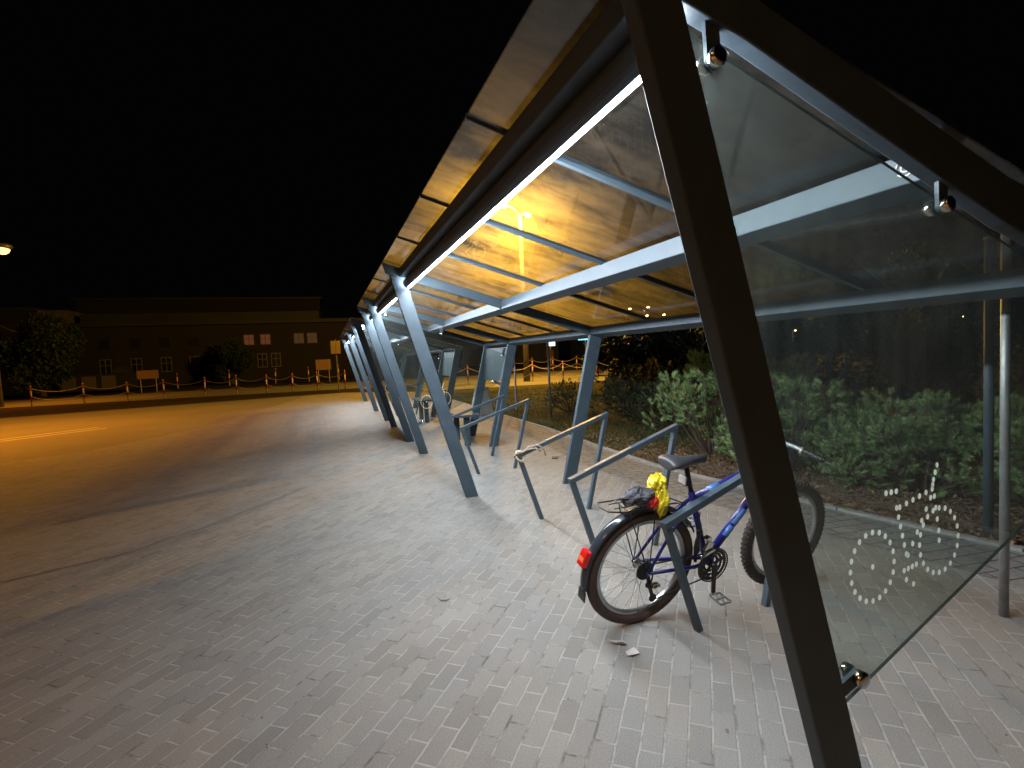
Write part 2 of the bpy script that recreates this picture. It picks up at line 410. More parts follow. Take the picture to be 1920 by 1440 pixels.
def sheet(name, poly, z, m, kind='structure', subdiv=False):
    mb = MB(); mb.add([(x, y, z) for x, y in poly], [tuple(range(len(poly)))])
    o = mb.build(name, m); tag(o, kind=kind)
    me = o.data
    if me.polygons[0].normal.z < 0: me.flip_normals()
    return o

# ================================================================== SETTING
sheet("ground", [(-160, -60), (200, -60), (200, 260), (-160, 260)], -0.02, 'verge')
gutter_line = [(-30, 3.6), (-6, 4.3), (-2.39, 4.8), (-1.64, 5.1), (-1.14, 5.6), (-0.28, 6.8)]
road_edge = [(-60, 9.0), (-12, 9.6), (-7.5, 10.6), (-4.5, 12.4), (-3.2, 15.0), (-2.4, 18.5), (-1.6, 22.5), (-0.8, 27.3)]
sheet("road", [(-60, 23.2)] + [(x, y) for x, y in road_edge] + [(-0.8, 27.4), (-4, 26.9), (-10.5, 25.6), (-30, 23.0)], -0.006, 'asphalt')
# block paving: everything near, up to the kerb at the back of the shelters
kerb = [(4.9, -12), (4.62, 0.0), (4.38, 2.1), (4.16, 3.3), (4.0, 4.4), (3.88, 5.6), (3.95, 7.4), (4.08, 9.5), (4.1, 13), (4.2, 22), (4.2, 24.0)]
sheet("pavement", [(-60, -12)] + kerb + [(0.9, 27.5)] + road_edge[::-1], 0.0, 'paving')
g = MB()
for i in range(len(gutter_line) - 1):
    a, b = Vector(gutter_line[i]), Vector(gutter_line[i + 1]); n = Vector((-(b - a).y, (b - a).x)).normalized() * 0.03
    g.add([(a.x, a.y, 0.004), (b.x, b.y, 0.004), (b.x + n.x, b.y + n.y, 0.004), (a.x + n.x, a.y + n.y, 0.004)], [(0, 1, 2, 3)])
tag(g.build("gutter", 'gutter'), kind='structure')
# darker border strip of paving
st = MB()
bs = [(p[0] - 0.06, p[1]) for p in kerb[1:9]]; inn = [(4.0, -0.3), (3.75, 2.0), (3.5, 3.4), (3.25, 4.5), (3.15, 5.8), (3.3, 7.6), (3.5, 9.4), (3.6, 12.8)]
for i in range(7):
    st.add([(*bs[i], 0.004), (*bs[i + 1], 0.004), (*inn[i + 1], 0.004), (*inn[i], 0.004)], [(0, 1, 2, 3)])
tag(st.build("paving_border", 'border'), kind='structure')
kb = MB()
for i in range(len(kerb) - 1):
    a, b = Vector(kerb[i]), Vector(kerb[i + 1]); n = Vector(((b - a).y, -(b - a).x)).normalized() * 0.07
    m_ = max(1, int((b - a).length / 1.0))
    for k in range(m_):
        p = a.lerp(b, k / m_); q = a.lerp(b, (k + 1) / m_ - 0.006)
        kb.prismz([(p.x, p.y), (q.x, q.y), (q.x + n.x, q.y + n.y), (p.x + n.x, p.y + n.y)], -0.01, 0.022)
tag(kb.build("kerb", 'kerb', bevel=0.006), kind='structure')
off = [(x + 0.07, y) for x, y in kerb]
sheet("planting_bed", off[0:7] + [(5.4, 5.6), (6.5, 5.0), (30, 5.0), (30, -12)], 0.008, 'soil')
sheet("lawn", [(3.95, 5.6)] + off[6:] + [(4.3, 23.2), (60, 17.0), (60, 5.004), (6.5, 5.004), (5.4, 5.604)], 0.012, 'lawn')
sheet("far_road", [(-120, 38), (-30, 36.5), (60, 22.2), (120, 12), (120, 26), (60, 33), (-30, 46.5), (-120, 49)], -0.012, 'asphalt')
sheet("cross_road", [(4.4, 24.2), (60, 17.2), (60, 23.5), (4.6, 30.6)], -0.008, 'asphalt')
# double white line on the road
pl = MB()
for d in (0.0, 0.42):
    a = Vector((-11.0, 12.6 + d)); b = Vector((-5.75 - d * .8, 17.35 + d * 1.2)); n = Vector((-(b - a).y, (b - a).x)).normalized() * 0.12
    pl.add([(a.x, a.y, -0.002), (b.x, b.y, -0.002), (b.x + n.x, b.y + n.y, -0.002), (a.x + n.x, a.y + n.y, -0.002)], [(0, 1, 2, 3)])
tag(pl.build("road_marking", 'paint'), kind='structure')

# ================================================================== SHELTERS
ZU = lambda x: 2.562 - 0.30 * x        # underside of the roof frame
ZG = lambda x: 2.662 - 0.30 * x        # plane of the roof glass
DP = 0.052                             # depth of the frame profile
def frame_parts(root, y, oy, near=False):
    """one leaning frame: front post, rear post, crossbeam. y = local position"""
    a, b = y, y + DP
    xo, xi = (0.694, 0.842) if near else (0.668, 0.83)
    MB().prism([(1.34, 0), (1.475, 0), (xi, ZU(xi)), (xo, ZU(xo))], a, b).build("post", 'steel', root, bevel=0.006)
    MB().prism([(2.49, 0), (2.64, 0), (3.05, ZU(3.05)), (2.90, ZU(2.90))], a, b).build("post", 'steel', root, bevel=0.006)
    if near:
        poly = [(0.648, ZU(.648)), (0.842, ZU(.842)), (1.029, 2.250), (2.077, 1.842), (3.05, 1.56), (3.09, 1.73), (2.083, 1.992), (1.072, 2.352), (0.602, 2.51)]
    else:
        poly = [(0.637, ZU(.637)), (3.05, ZU(3.05)), (3.085, ZG(3.085)), (0.604, ZG(0.604))]
    MB().prism(poly, a, b).build("crossbeam", 'steel', root, bevel=0.005)

def glass_wall(root, y, face):
    """trapezoid pane hung on round clamps; face=-1 knobs on the camera side"""
    poly = [(1.372, 0.427), (2.70, 1.038), (2.86, 1.515), (0.862, 2.268)]
    mb = MB(); mb.prism(poly, y, y + 0.010)
    mb.mi = [0, 0] + [1] * 4
    gl = mb.build("glass_pane", None, root, mats=['glass', 'gedge'])
    # dotted bicycle print
    dt = MB(); yy = y - 0.0015 if face < 0 else y + 0.0115
    def dot(x, z, r=0.0075):
        pts = [(x + r * math.cos(t * PI / 4), yy, z + 1.25 * r * math.sin(t * PI / 4)) for t in range(8)]
        dt.add(pts, [tuple(range(8))])
    for cx, cz in ((1.494, 0.822), (1.792, 0.853)):
        for k in range(20):
            an = 2 * PI * k / 20; dot(cx + 0.092 * math.cos(an), cz + 0.104 * math.sin(an))
        dot(cx, cz)
    def seg(a, b, n):
        for k in range(n): dot(a[0] + (b[0] - a[0]) * k / (n - 1), a[1] + (b[1] - a[1]) * k / (n - 1))
    seg((1.598, 0.985), (1.640, 0.835), 6); seg((1.612, 0.985), (1.760, 1.022), 6); seg((1.648, 0.830), (1.752, 0.995), 6)
    seg((1.553, 1.036), (1.597, 1.036), 3); seg((1.762, 1.035), (1.790, 0.885), 5); seg((1.765, 1.05), (1.782, 1.095), 3)
    seg((1.63, 0.785), (1.685, 0.795), 4); seg((1.64, 0.755), (1.672, 0.735), 2)
    dt.build("bicycle_print", 'dot', gl)
    # clamps
    spots = [((1.325, 0.475), (1.412, 0.511)), ((2.76, 1.02), (2.62, 1.075)), ((2.845, 1.62), (2.80, 1.50)), ((0.938, 2.30), (0.943, 2.199)), ((1.79, 1.99), (1.793, 1.891))]
    for (ax, az), (kx, kz) in spots:
        arm = MB(); yb = y - 0.014
        d = Vector((kx - ax, 0, kz - az)); L0 = d.length
        if L0 < 0.05: d = Vector((0.05, 0, 0)); ax = kx - 0.05
        arm.bar((ax, yb + 0.006, az), (kx, yb + 0.006, kz), 0.042, 0.012)
        arm.disc((kx, yb + 0.006, kz), (0, 1, 0), 0.0215, 0.0118, 18)
        cl = arm.build("glass_clamp", 'steel', root)
        kn = MB(); kn.disc((kx, y + .005, kz), (0, 1, 0), 0.008, 0.06, 8)
        for s_, w_ in ((-1, 0.0), (1, 0.0)):
            c0 = (kx, (yb - 0.010) if s_ < 0 else (y + 0.020), kz)
            kn.disc(c0, (0, 1, 0), 0.024, 0.018, 20)
            kn.ball((kx, c0[1] + s_ * 0.009, kz), 0.023, 14, sq=(1, 0.3, 1))
        kn.build("knob", 'chrome', cl, smooth=True)

def shelter(y0, ys, label, glass_at, panel_bay, mirror=False, extra=None):
    root = empty("bicycle_shelter", (0, y0, 0), label, "bicycle shelter", "glass roofed bicycle shelters in a row")
    Ltot = ys[-1] + DP
    for i, y in enumerate(ys): frame_parts(root, y, y0, near=(not mirror and i == 0))
    # longitudinal beams, butted between frames
    for i in range(len(ys) - 1):
        a, b = ys[i] + DP, ys[i + 1]
        e = 0.002
        fb = [(0.765, ZU(.765) + .003), (0.872, ZU(.872) + .003), (0.872, ZG(.872) - .014), (0.765, ZG(.765) - .014)]
        MB().prism(fb, a + e, b - e).build("front_beam", 'steel', root, bevel=0.004)
        c = [(1.835, ZU(1.835) - .012), (1.945, ZU(1.945) - .012), (1.945, ZG(1.945) - .014), (1.835, ZG(1.835) - .014)]
        mid = MB().prism(c, a + e, b - e).build("middle_beam", 'steel', root, bevel=0.004)
        if i == 0 and not mirror:   # small swirl mark near the end of the middle beam
            sw = MB()
            for rad, a0, a1 in ((0.026, 0.2, 5.6), (0.012, 0, 6.2)):
                sw.tube([(1.832, a + 0.10 + rad * math.cos(a0 + (a1 - a0) * k / 14) * 1.2, 2.052 + rad * math.sin(a0 + (a1 - a0) * k / 14)) for k in range(15)], 0.0022, 5)
            sw.build("swirl_mark", 'white', mid)
        if i:
            for k in range(3):
                MB().disc((1.831, a + 0.05, ZU(1.84) - .004 + .034 * k), (1, 0, 0), 0.0055, 0.007, 8).build("bolt", 'galv', mid)
        d = [(2.90, ZU(2.90) + .002), (3.03, ZU(3.03) + .002), (3.03, ZG(3.03) - .014), (2.90, ZG(2.90) - .014)]
        MB().prism(d, a + e, b - e).build("rear_beam", 'steel', root, bevel=0.004)
        # light tube hung under the front beam
        x, z, rl = 0.842, 2.268, 0.046; ya, yb = a + 0.055, b - 0.05
        arc = [R(q) for q in range(256, 365, 12)]
        lt = MB(); m_ = len(arc)
        vs = [(x + rl * math.cos(q), yy, z + rl * math.sin(q)) for yy in (ya, yb) for q in arc]
        lt.add(vs, [(k, k + 1, k + 1 + m_, k + m_) for k in range(m_ - 1)] + [tuple(range(m_)), tuple(range(2 * m_ - 1, m_ - 1, -1))])
        lo = lt.build("light_tube", 'led', root)
        back = [R(q) for q in range(364, 617, 14)]
        hd = MB(); hp = [(x + (rl + .001) * math.cos(q), z + (rl + .001) * math.sin(q)) for q in back] + [(x + (rl + .005) * math.cos(q), z + (rl + .005) * math.sin(q)) for q in back[::-1]]
        mh = len(back)
        for k in range(mh - 1):
            hd.prism([hp[k], hp[k + 1], hp[2 * mh - 2 - k], hp[2 * mh - 1 - k]], ya, yb)
        hd.build("tube_housing", 'steel', lo)
    # roof panes with joints every 1.06 m
    n = round(Ltot / 1.06); pw = Ltot / n
    for k in range(n):
        a, b = k * pw + 0.006, (k + 1) * pw - 0.006
        if k == 0: a = 0.012
        if k == n - 1: b = Ltot - 0.012
        x0, x1 = 0.612, 3.10
        mb = MB(); mb.prism([(x0, ZG(x0) - .010 + 0.012), (x1, ZG(x1) - .010 + 0.012), (x1, ZG(x1) + .012), (x0, ZG(x0) + .012)], a, b)
        mb.build("roof_pane", 'rpane', root)
    for k in range(1, n):
        jt = MB()
        y = k * pw
        if min(abs(y - q) for q in ys) < 0.12: continue
        jt.prism([(0.612, ZG(.612) - .0064), (3.09, ZG(3.09) - .0064), (3.09, ZG(3.09) + .018), (0.612, ZG(.612) + .018)], y - 0.0055, y + 0.0055)
        jt.prism([(0.81, ZG(.81) - .022), (2.89, ZG(2.89) - .022), (2.89, ZG(2.89) - .0065), (0.81, ZG(.81) - .0065)], y - 0.014, y + 0.014)
        jt.build("roof_seal", 'steel2', root)
    for y, f in glass_at: glass_wall(root, y, f)
    a, b = panel_bay
    pn = MB(); xs = lambda z: 2.72 + (z / 1.65) * 0.20
    pn.add([(xs(1.06), a, 1.06), (xs(1.06), b, 1.06), (xs(1.64), b, 1.64), (xs(1.64), a, 1.64),
            (xs(1.06) + .03, a, 1.06), (xs(1.06) + .03, b, 1.06), (xs(1.64) + .03, b, 1.64), (xs(1.64) + .03, a, 1.64)],
           [(0, 1, 2, 3), (4, 7, 6, 5), (0, 4, 5, 1), (3, 2, 6, 7), (0, 3, 7, 4), (1, 5, 6, 2)])
    pn.build("rear_panel", 'steel', root, bevel=0.004)
    bn = MB(); bn.box((2.02, a + 0.1, 0.50), (2.40, b - 0.1, 0.54)); bn.box((2.16, a + 0.25, 0.0), (2.26, a + 0.31, 0.50)); bn.box((2.16, b - 0.31, 0.0), (2.26, b - 0.25, 0.50))
    bn.build("bench_seat", 'steel', root, bevel=0.004)
    return root

YA = 1.04
shelter(YA, [0.0, 4.30, 7.14, 8.50], "nearest blue grey steel shelter, glass roof with lit white tube, blue bicycle underneath",
        [(0.030, -1), (7.14 + 0.03, -1)], (7.14 + DP + .01, 8.49))
shelter(11.9, [0.0, 1.36, 4.2, 8.44], "second steel shelter farther along the row, its front post dark against the lit tubes", [(1.36 + .03, -1), (8.44 + 0.03, -1)], (DP + .01, 1.35), mirror=True)

# ================================================================== BICYCLE RACKS
def rack():
    root = empty("bicycle_rack", (0, 0, 0), "", "bicycle rack", "leaning steel loop racks under the shelters")
    fb, ft, rtp, rb = Vector((0, 0, 0)), Vector((-0.204, 0, 0.61)), Vector((0.76, 0, 0.887)), Vector((0.516, 0, 0))
    def leg(a, b):
        MB().bar(a, b, 0.036, 0.036).build("leg", 'steel2', root, bevel=0.003)
    du = (rtp - ft).normalized()
    leg(fb, ft + (fb - ft).normalized() * 0.018)
    leg(rb, rtp + (rb - rtp).normalized() * 0.018)
    MB().bar(ft - du * 0.018, rtp + du * 0.018, 0.036, 0.046).build("top_rail", 'steel2', root, bevel=0.003)
    return root
r0 = rack(); racks = [(1.774, 2.203, "steel loop rack beside the blue bicycle, nearest of the row"), (1.774, 3.265, "steel loop rack just beyond the blue bicycle, top rail rubbed bare"),
    (1.774, 4.316, "steel loop rack with a pale rope tied at its front corner"), (1.774, 6.363, "slim loop rack beyond the middle leaning post, in the second bay"),
    (1.774, 7.354, "loop rack farthest along under the near shelter, by the bench"), (1.774, 14.2, "small loop rack inside the second shelter, its front leg showing"),
    (1.774, 17.6, "loop rack deep inside the second shelter")]
objs = []
for i, (x, y, lb) in enumerate(racks):
    o = r0 if i == 0 else copy_tree(r0)
    o.location = (x, y, 0); o.rotation_euler = (0, 0, 0.1112); o['label'] = lb; objs.append(o)
for i, (t0, t1) in ((1, (0.12, 0.55)), (2, (0.30, 0.62))):   # paint rubbed off the top of the rail
    a, b = Vector((-0.204, 0, 0.61)), Vector((0.76, 0, 0.887)); u = (b - a).normalized(); nrm = Vector((-u.z, 0, u.x))
    rail = [c for c in children(objs[i]) if c.name.startswith("top_rail")][0]
    p, q = a.lerp(b, t0) + nrm * 0.0185, a.lerp(b, t1) + nrm * 0.0185
    MB().bar(p, q, 0.0025, 0.026).build("bare_metal_patch", 'rust', rail)
# rope on rack 3
rp = MB(); c = Vector((1.774 - 0.204, 4.316 - 0.022, 0.61))
for k in range(3):
    rad = 0.036 + 0.004 * k
    rp.tube([c + Vector((rad * math.cos(t) * 0.9 + 0.012 * k, 0.034 * math.sin(t) * (1 if k else -1), rad * math.sin(t) - 0.006 * k)) for t in [2 * PI * j / 16 for j in range(16)]], 0.008, 6, closed=True)
rp.tube([c + Vector(v) for v in ((0.02, -0.03, 0.02), (0.08, -0.05, 0.075), (0.16, -0.06, 0.085), (0.22, -0.05, 0.05), (0.24, -0.05, -0.02))], 0.006, 6)
rp.tube([c + Vector(v) for v in ((0.0, -0.03, 0.02), (0.07, -0.045, 0.05), (0.15, -0.045, 0.055), (0.20, -0.04, 0.02))], 0.006, 6)
tag(rp.build("rope", 'rope', smooth=True), "short pale rope knotted round the front corner of a rack", "rope")

# ================================================================== BICYCLE
bk = empty("bicycle", (1.531, 2.426, 0), "blue mountain bike with black mudguard and red tail light leaning on the nearest rack", "bicycle", rot=(0.206, 0, 0.035), scale=1.006)
RW = 0.335
def wheel(cx, st, knobby, name="wheel"):
    """wheel in the XZ plane, steer st about the vertical"""
    rotm = Matrix.Rotation(st, 3, 'Z')
    T = lambda v: rotm @ Vector(v) + Vector((cx, 0, RW))
    hub = MB(); hub.disc(T((0, 0, 0)), rotm @ Vector((0, 1, 0)), 0.017, 0.09, 12); hub.disc(T((0, .04, 0)), rotm @ Vector((0, 1, 0)), 0.028, 0.006, 14); hub.disc(T((0, -.04, 0)), rotm @ Vector((0, 1, 0)), 0.028, 0.006, 14)
    hub.disc(T((0, 0, 0)), rotm @ Vector((0, 1, 0)), 0.006, 0.15, 8)
    wo = hub.build(name, 'chrome', bk, smooth=False)
    n = 72
    ty = MB(); ty.tube([T(((RW - 0.030) * math.cos(2 * PI * k / n), 0, (RW - 0.030) * math.sin(2 * PI * k / n))) for k in range(n)], 0.0295, 12, closed=True)
    if knobby:
        for k in range(66):
            an = 2 * PI * k / 66
            for yy in (-0.019, -0.007, 0.007, 0.019):
                a2 = an + (0.02 if abs(yy) > .01 else 0.067)
                rr = RW - (0.0085 if abs(yy) > .01 else 0.001)
                d = Vector((math.cos(a2), 0, math.sin(a2)))
                p = d * rr + Vector((0, yy, 0))
                ty.bar(T(p - d * 0.006), T(p + d * 0.004), 0.010, 0.008, side=rotm @ Vector((0, 1, 0)))
    ty.build("tyre", 'tyre' if knobby else 'tyre_brown', wo, smooth=False)
    rm = MB(); prof = [(-0.011, 0.282), (0.011, 0.282), (0.013, 0.264), (0.008, 0.257), (-0.008, 0.257), (-0.013, 0.264)]
    vs = []; fs = []
    for k in range(n):
        an = 2 * PI * k / n
        for (yy, rr) in prof: vs.append(T((rr * math.cos(an), yy, rr * math.sin(an))))
    for k in range(n):
        for j in range(6):
            fs.append((k * 6 + j, ((k + 1) % n) * 6 + j, ((k + 1) % n) * 6 + (j + 1) % 6, k * 6 + (j + 1) % 6))
    rm.add(vs, fs); rm.build("rim", 'rim', wo)
    sp = MB()
    for k in range(32):
        side = 0.038 if k % 2 else -0.038
        ah = 2 * PI * k / 32; sg = 1 if (k // 2) % 2 else -1; ar = ah + sg * 0.0
        p = T((0.025 * math.cos(ah + sg * 1.15), side, 0.025 * math.sin(ah + sg * 1.15))); q = T((0.265 * math.cos(ar), side * 0.08, 0.265 * math.sin(ar)))
        sp.tube([p, q], 0.0012, 4, caps=False)
    sp.build("spokes", 'spoke', wo)
    return wo
wr = wheel(0, 0, False); wf = wheel(1.041, 0.03, True)
# frame
BB, ST, SP = Vector((0.445, 0, 0.287)), Vector((0.283, 0, 0.715)), Vector((0.222, 0, 0.885))
HT, HB = Vector((0.775, 0, 0.870)), Vector((0.818, 0, 0.745))
fr = MB()
fr.tube([BB, ST + (ST - BB).normalized() * .02], 0.0175, 12); fr.tube([ST + Vector((.01, 0, -.03)), HT + Vector((.008, 0, -.035))], 0.0215, 12)
fr.tube([BB, HB + Vector((0, 0, .01))], 0.0225, 12); fr.tube([HB, HT], 0.022, 12); fr.tube([BB + Vector((0, -.035, 0)), BB + Vector((0, .035, 0))], 0.022, 12)
fr.tube([ST + Vector((.012, 0, -.09)), Vector((0.60, 0, 0.748))], 0.0001, 4)
for s_ in (-1, 1):
    fr.tube([ST + Vector((0, s_ * .012, -.035)), Vector((0.13, s_ * .045, 0.53)), Vector((0.0, s_ * .063, RW))], [0.009, 0.009, 0.008], 8)
    fr.tube([BB + Vector((0, s_ * .02, 0)), Vector((0.33, s_ * .045, 0.293)), Vector((0.0, s_ * .063, RW))], [0.011, 0.011, 0.009], 8)
    fr.disc((0, s_ * .065, RW), (0, 1, 0), 0.016, 0.006, 10)
frm = fr.build("frame", 'blue', bk, smooth=True)
u = (HB - BB).normalized()
for t0, t1 in ((0.28, 0.40), (0.42, 0.60), (0.66, 0.84)):      # pale flashes on the down tube
    p, q = BB.lerp(HB, t0), BB.lerp(HB, t1)
    MB().tube([p + Vector((0, -0.0085, 0.006)), q + Vector((0, -0.0085, 0.006))], 0.0195, 10).build("pale_flash", 'blue_l', frm, smooth=True)
MB().tube([ST.lerp(HT, 0.20) + Vector((0.012, 0, -0.028)), ST.lerp(HT, 0.34) + Vector((0.012, 0, -0.028))], 0.0225, 12).build("pale_flash", 'blue_l', frm, smooth=True)
dl = MB()
for k, (w_, h_) in enumerate(((.012, 1), (.004, 1), (.014, .8), (.010, 1), (.004, .7))):
    p = BB.lerp(HB, 0.70 + 0.035 * k)
    dl.bar(p + Vector((0, -0.0295, 0.0)) + u * 0, p + Vector((0, -0.0295, 0.0)) + u * w_, 0.018 * h_, 0.002)
dl.build("decal_lettering", 'redc', frm)
bd = MB(); p = ST.lerp(HT, 0.66) + Vector((.01, 0, -.032)); bd.tube([p, p + (HT - ST).normalized() * .012], 0.0240, 12); bd.build("band", 'orange', frm)
# saddle post and saddle
MB().tube([ST, SP], 0.013, 10).build("seat_post", 'black', bk, smooth=True)
sd = MB(); prof = [(-0.125, 0.062, .93), (-0.11, 0.078, .945), (-0.07, 0.078, .945), (-0.02, 0.055, .937), (0.03, 0.030, .932), (0.09, 0.021, .934), (0.135, 0.016, .930), (0.148, 0.006, .922)]
vs = []; fs = []; nn = 12
for (a, hw, zt) in prof:
    for k in range(nn):
        an = 2 * PI * k / nn; yy = hw * math.cos(an); zz = 0.020 * math.sin(an) if math.sin(an) > 0 else 0.042 * math.sin(an) * (0.6 + hw * 4)
        zz -= 0.10 * (yy * yy) / 0.08
        vs.append((0.205 + a, yy, zt - 0.012 + zz))
for i in range(len(prof) - 1):
    for k in range(nn): fs.append((i * nn + k, (i + 1) * nn + k, (i + 1) * nn + (k + 1) % nn, i * nn + (k + 1) % nn))
fs += [tuple(range(nn)), tuple(range(len(prof) * nn - 1, (len(prof) - 1) * nn - 1, -1))]
sd.add(vs, fs); so = sd.build("saddle", 'leather', bk, smooth=True)
so.modifiers.new("sub", 'SUBSURF').levels = 1; so.modifiers["sub"].render_levels = 2
sr = MB()
for s_ in (-1, 1): sr.tube([(0.10, s_ * .022, .905), (0.16, s_ * .022, .888), (0.26, s_ * .02, .888), (0.33, s_ * .008, .905)], 0.0035, 6)
sr.build("rails", 'spoke', so)
# seat post reflector
rf = MB(); rf.box((0.205, -0.028, 0.79), (0.214, 0.028, 0.835)); rf.build("reflector", 'white', bk, bevel=.003)
MB().box((0.2145, -0.022, 0.78), (0.235, 0.022, 0.822)).build("reflector_bracket", 'black', bk, bevel=.003)
# fork, stem, bars
fk = MB()
fk.tube([HB + Vector((0, -.052, 0)), HB + Vector((0, .052, 0))], 0.014, 8)
for s_ in (-1, 1):
    fk.tube([HB + Vector((0, s_ * .052, 0.01)), HB.lerp(Vector((1.041, 0, RW)), .5) + Vector((0, s_ * .055, 0)), Vector((1.035, s_ * .055, RW))], [0.016, 0.015, 0.010], 8)
fk.build("fork", 'blue', bk, smooth=True)
hb = MB(); hb.tube([HT, HT + Vector((-.012, 0, .05))], 0.016, 10); hb.tube([HT + Vector((-.012, 0, .045)), Vector((0.865, 0, 0.955))], 0.014, 10)
hb.tube([(0.82, -.31, .965), (0.855, -.12, .962), (0.868, 0, .955), (0.855, .12, .962), (0.82, .31, .965)], 0.0115, 10)
hbo = hb.build("handlebar", 'galv', bk, smooth=True)
for s_ in (-1, 1):
    gp = MB()
    for k in range(9):
        p = Vector((0.82 + 0.0175 * 0 + (0.0) , s_ * .31, .965)).lerp(Vector((0.842, s_ * .19, .963)), k / 8.0)
        q = Vector((0.82, s_ * .31, .965)).lerp(Vector((0.842, s_ * .19, .963)), (k + .75) / 8.0)
        gp.tube([p, q], 0.0175 if k % 2 == 0 else 0.0165, 10)
    gp.build("grip", 'black', hbo, smooth=True)
    lv = MB(); lv.tube([(0.85, s_ * .17, .955), (0.90, s_ * .18, .94), (0.905, s_ * .30, .925)], [0.006, 0.005, 0.004], 6); lv.disc((0.85, s_ * .17, .958), (0, 1, 0), .020, .02, 10)
    lv.build("brake_lever", 'galv', hbo, smooth=True)
cb = MB(); cb.tube([(0.86, -.16, .94), (0.95, -.06, .93), (0.93, 0, .84), (0.85, .02, .78), (0.84, .02, .72)], 0.003, 6); cb.tube([(0.86, .16, .94), (0.96, .04, .92), (0.92, .02, .80), (0.80, .03, .80), (0.6, .02, .78), (0.32, .02, .70), (0.16, .02, .62)], 0.003, 6)
cb.tube([(0.33, -.03, .62), (0.30, -.06, .52), (0.34, -.05, .40), (0.40, -.03, .33)], 0.003, 6)
cb.build("brake_cable", 'black', bk)
# drivetrain
def gear(cx, cz, y, r, teeth, mbx, hole=0.55):
    vs = []; fs = []; n = teeth * 4; ri = r * hole
    for side in (-0.0012, 0.0012):
        for k in range(n):
            an = 2 * PI * k / n; rr = r + (0.0035 if k % 4 in (1, 2) else -0.0025)
            vs.append((cx + rr * math.cos(an), y + side, cz + rr * math.sin(an)))
        for k in range(n):
            an = 2 * PI * k / n; vs.append((cx + ri * math.cos(an), y + side, cz + ri * math.sin(an)))
    for k in range(n):
        k2 = (k + 1) % n
        fs += [(k, k2, n + k2, n + k), (2 * n + k, 3 * n + k, 3 * n + k2, 2 * n + k2), (k, 2 * n + k, 2 * n + k2, k2), (n + k, n + k2, 3 * n + k2, 3 * n + k)]
    mbx.add(vs, fs)
cr = MB(); gear(BB.x, BB.z, -0.052, 0.097, 44, cr, 0.80); gear(BB.x, BB.z, -0.045, 0.075, 34, cr, 0.78); gear(BB.x, BB.z, -0.038, 0.055, 24, cr, 0.72)
for k in range(5):
    an = 2 * PI * k / 5 + 0.3
    cr.bar((BB.x, -0.049, BB.z), (BB.x + .082 * math.cos(an), -0.049, BB.z + .082 * math.sin(an)), 0.016, 0.005)
for k in range(40):
    an = 2 * PI * k / 40 + 0.05; cr.disc((BB.x + .088 * math.cos(an), -0.0535, BB.z + .088 * math.sin(an)), (0, 1, 0), 0.003, 0.0004, 6) if False else None
# guard ring
ring = [(BB.x + .102 * math.cos(2 * PI * k / 48), -0.058, BB.z + .102 * math.sin(2 * PI * k / 48)) for k in range(48)]
cr.tube(ring, 0.004, 6, closed=True)
cro = cr.build("chainring", 'black', bk)
ck = MB(); pa = Vector((BB.x + .012, -0.075, BB.z - 0.168))
ck.bar((BB.x, -0.068, BB.z), tuple(pa), 0.024, 0.013); ck.disc((BB.x, -0.068, BB.z), (0, 1, 0), .018, .02, 12)
pb = Vector((BB.x - .012, 0.075, BB.z + 0.168)); ck.bar((BB.x, 0.068, BB.z), tuple(pb), 0.022, 0.013)
cko = ck.build("crank_arm", 'black', bk, bevel=.003)
def pedal(p, s_):
    pm = MB(); y0 = p.y + s_ * 0.012; y1 = p.y + s_ * 0.098
    pm.tube([p, (p.x, y1, p.z)], 0.0055, 8)
    for dx in (-.036, .036): pm.bar((p.x + dx, y0, p.z), (p.x + dx, y1, p.z), 0.014, 0.004, side=(1, 0, 0))
    for yy in (y0, (y0 + y1) / 2, y1): pm.bar((p.x - .036, yy, p.z), (p.x + .036, yy, p.z), 0.012, 0.004)
    pm.build("pedal", 'galv', cko)
pedal(pa, -1); pedal(pb, 1)
ca = MB()
for k, r_ in enumerate((.028, .033, .038, .043, .048, .052)): gear(0, RW, -0.055 + .0045 * k, r_, 14 + 3 * k, ca, 0.4)
ca.build("cassette", 'black', bk)
dr = MB(); j1 = Vector((0.02, -0.052, RW - 0.075)); j2 = Vector((0.055, -0.052, RW - 0.165))
dr.bar((0.0, -.060, RW - .005), tuple(j1), 0.022, 0.008); dr.ball(tuple(j1 + Vector((0.028, -.012, -.004))), 0.024, 10, sq=(1.3, .6, .8)); dr.bar(tuple(j1), tuple(j2), 0.018, 0.012)
dr.disc(tuple(j1), (0, 1, 0), .022, .007, 12); dr.disc(tuple(j2), (0, 1, 0), .024, .007, 12)
dro = dr.build("derailleur", 'black', bk, bevel=.002)
MB().box((j1.x + .01, -.0768, j1.z - .012), (j1.x + .055, -.074, j1.z + .008)).build("reflective_plate", 'rust', dro)
ch = MB()
def chain_run(a, b):
    a = Vector(a); b = Vector(b); d = b - a; n = int(d.length / 0.0127); t = d.normalized()
    for k in range(n):
        p = a + t * (0.0127 * k); yo = 0.0022 if k % 2 else 0.0
        ch.bar(p, p + t * 0.0118, 0.0085 if k % 2 else 0.0065, 0.006 - yo)
chain_run((0.0, -.045, RW + 0.040), (BB.x, -.045, BB.z + .075)); chain_run((j2.x, -.045, j2.z - .022), (BB.x, -.045, BB.z - .075)); chain_run((0.045, -.045, RW - 0.028), (j1.x + .02, -.045, j1.z))
ch.build("drive_chain", 'black', bk)
fd = MB(); fd.bar((0.395, -.045, 0.375), (0.42, -.045, 0.43), 0.045, 0.016); fd.bar((0.36, -.05, 0.35), (0.45, -.05, 0.385), 0.02, 0.014); fd.disc((0.41, -.03, 0.44), (0, 1, 0), .02, .03, 10)
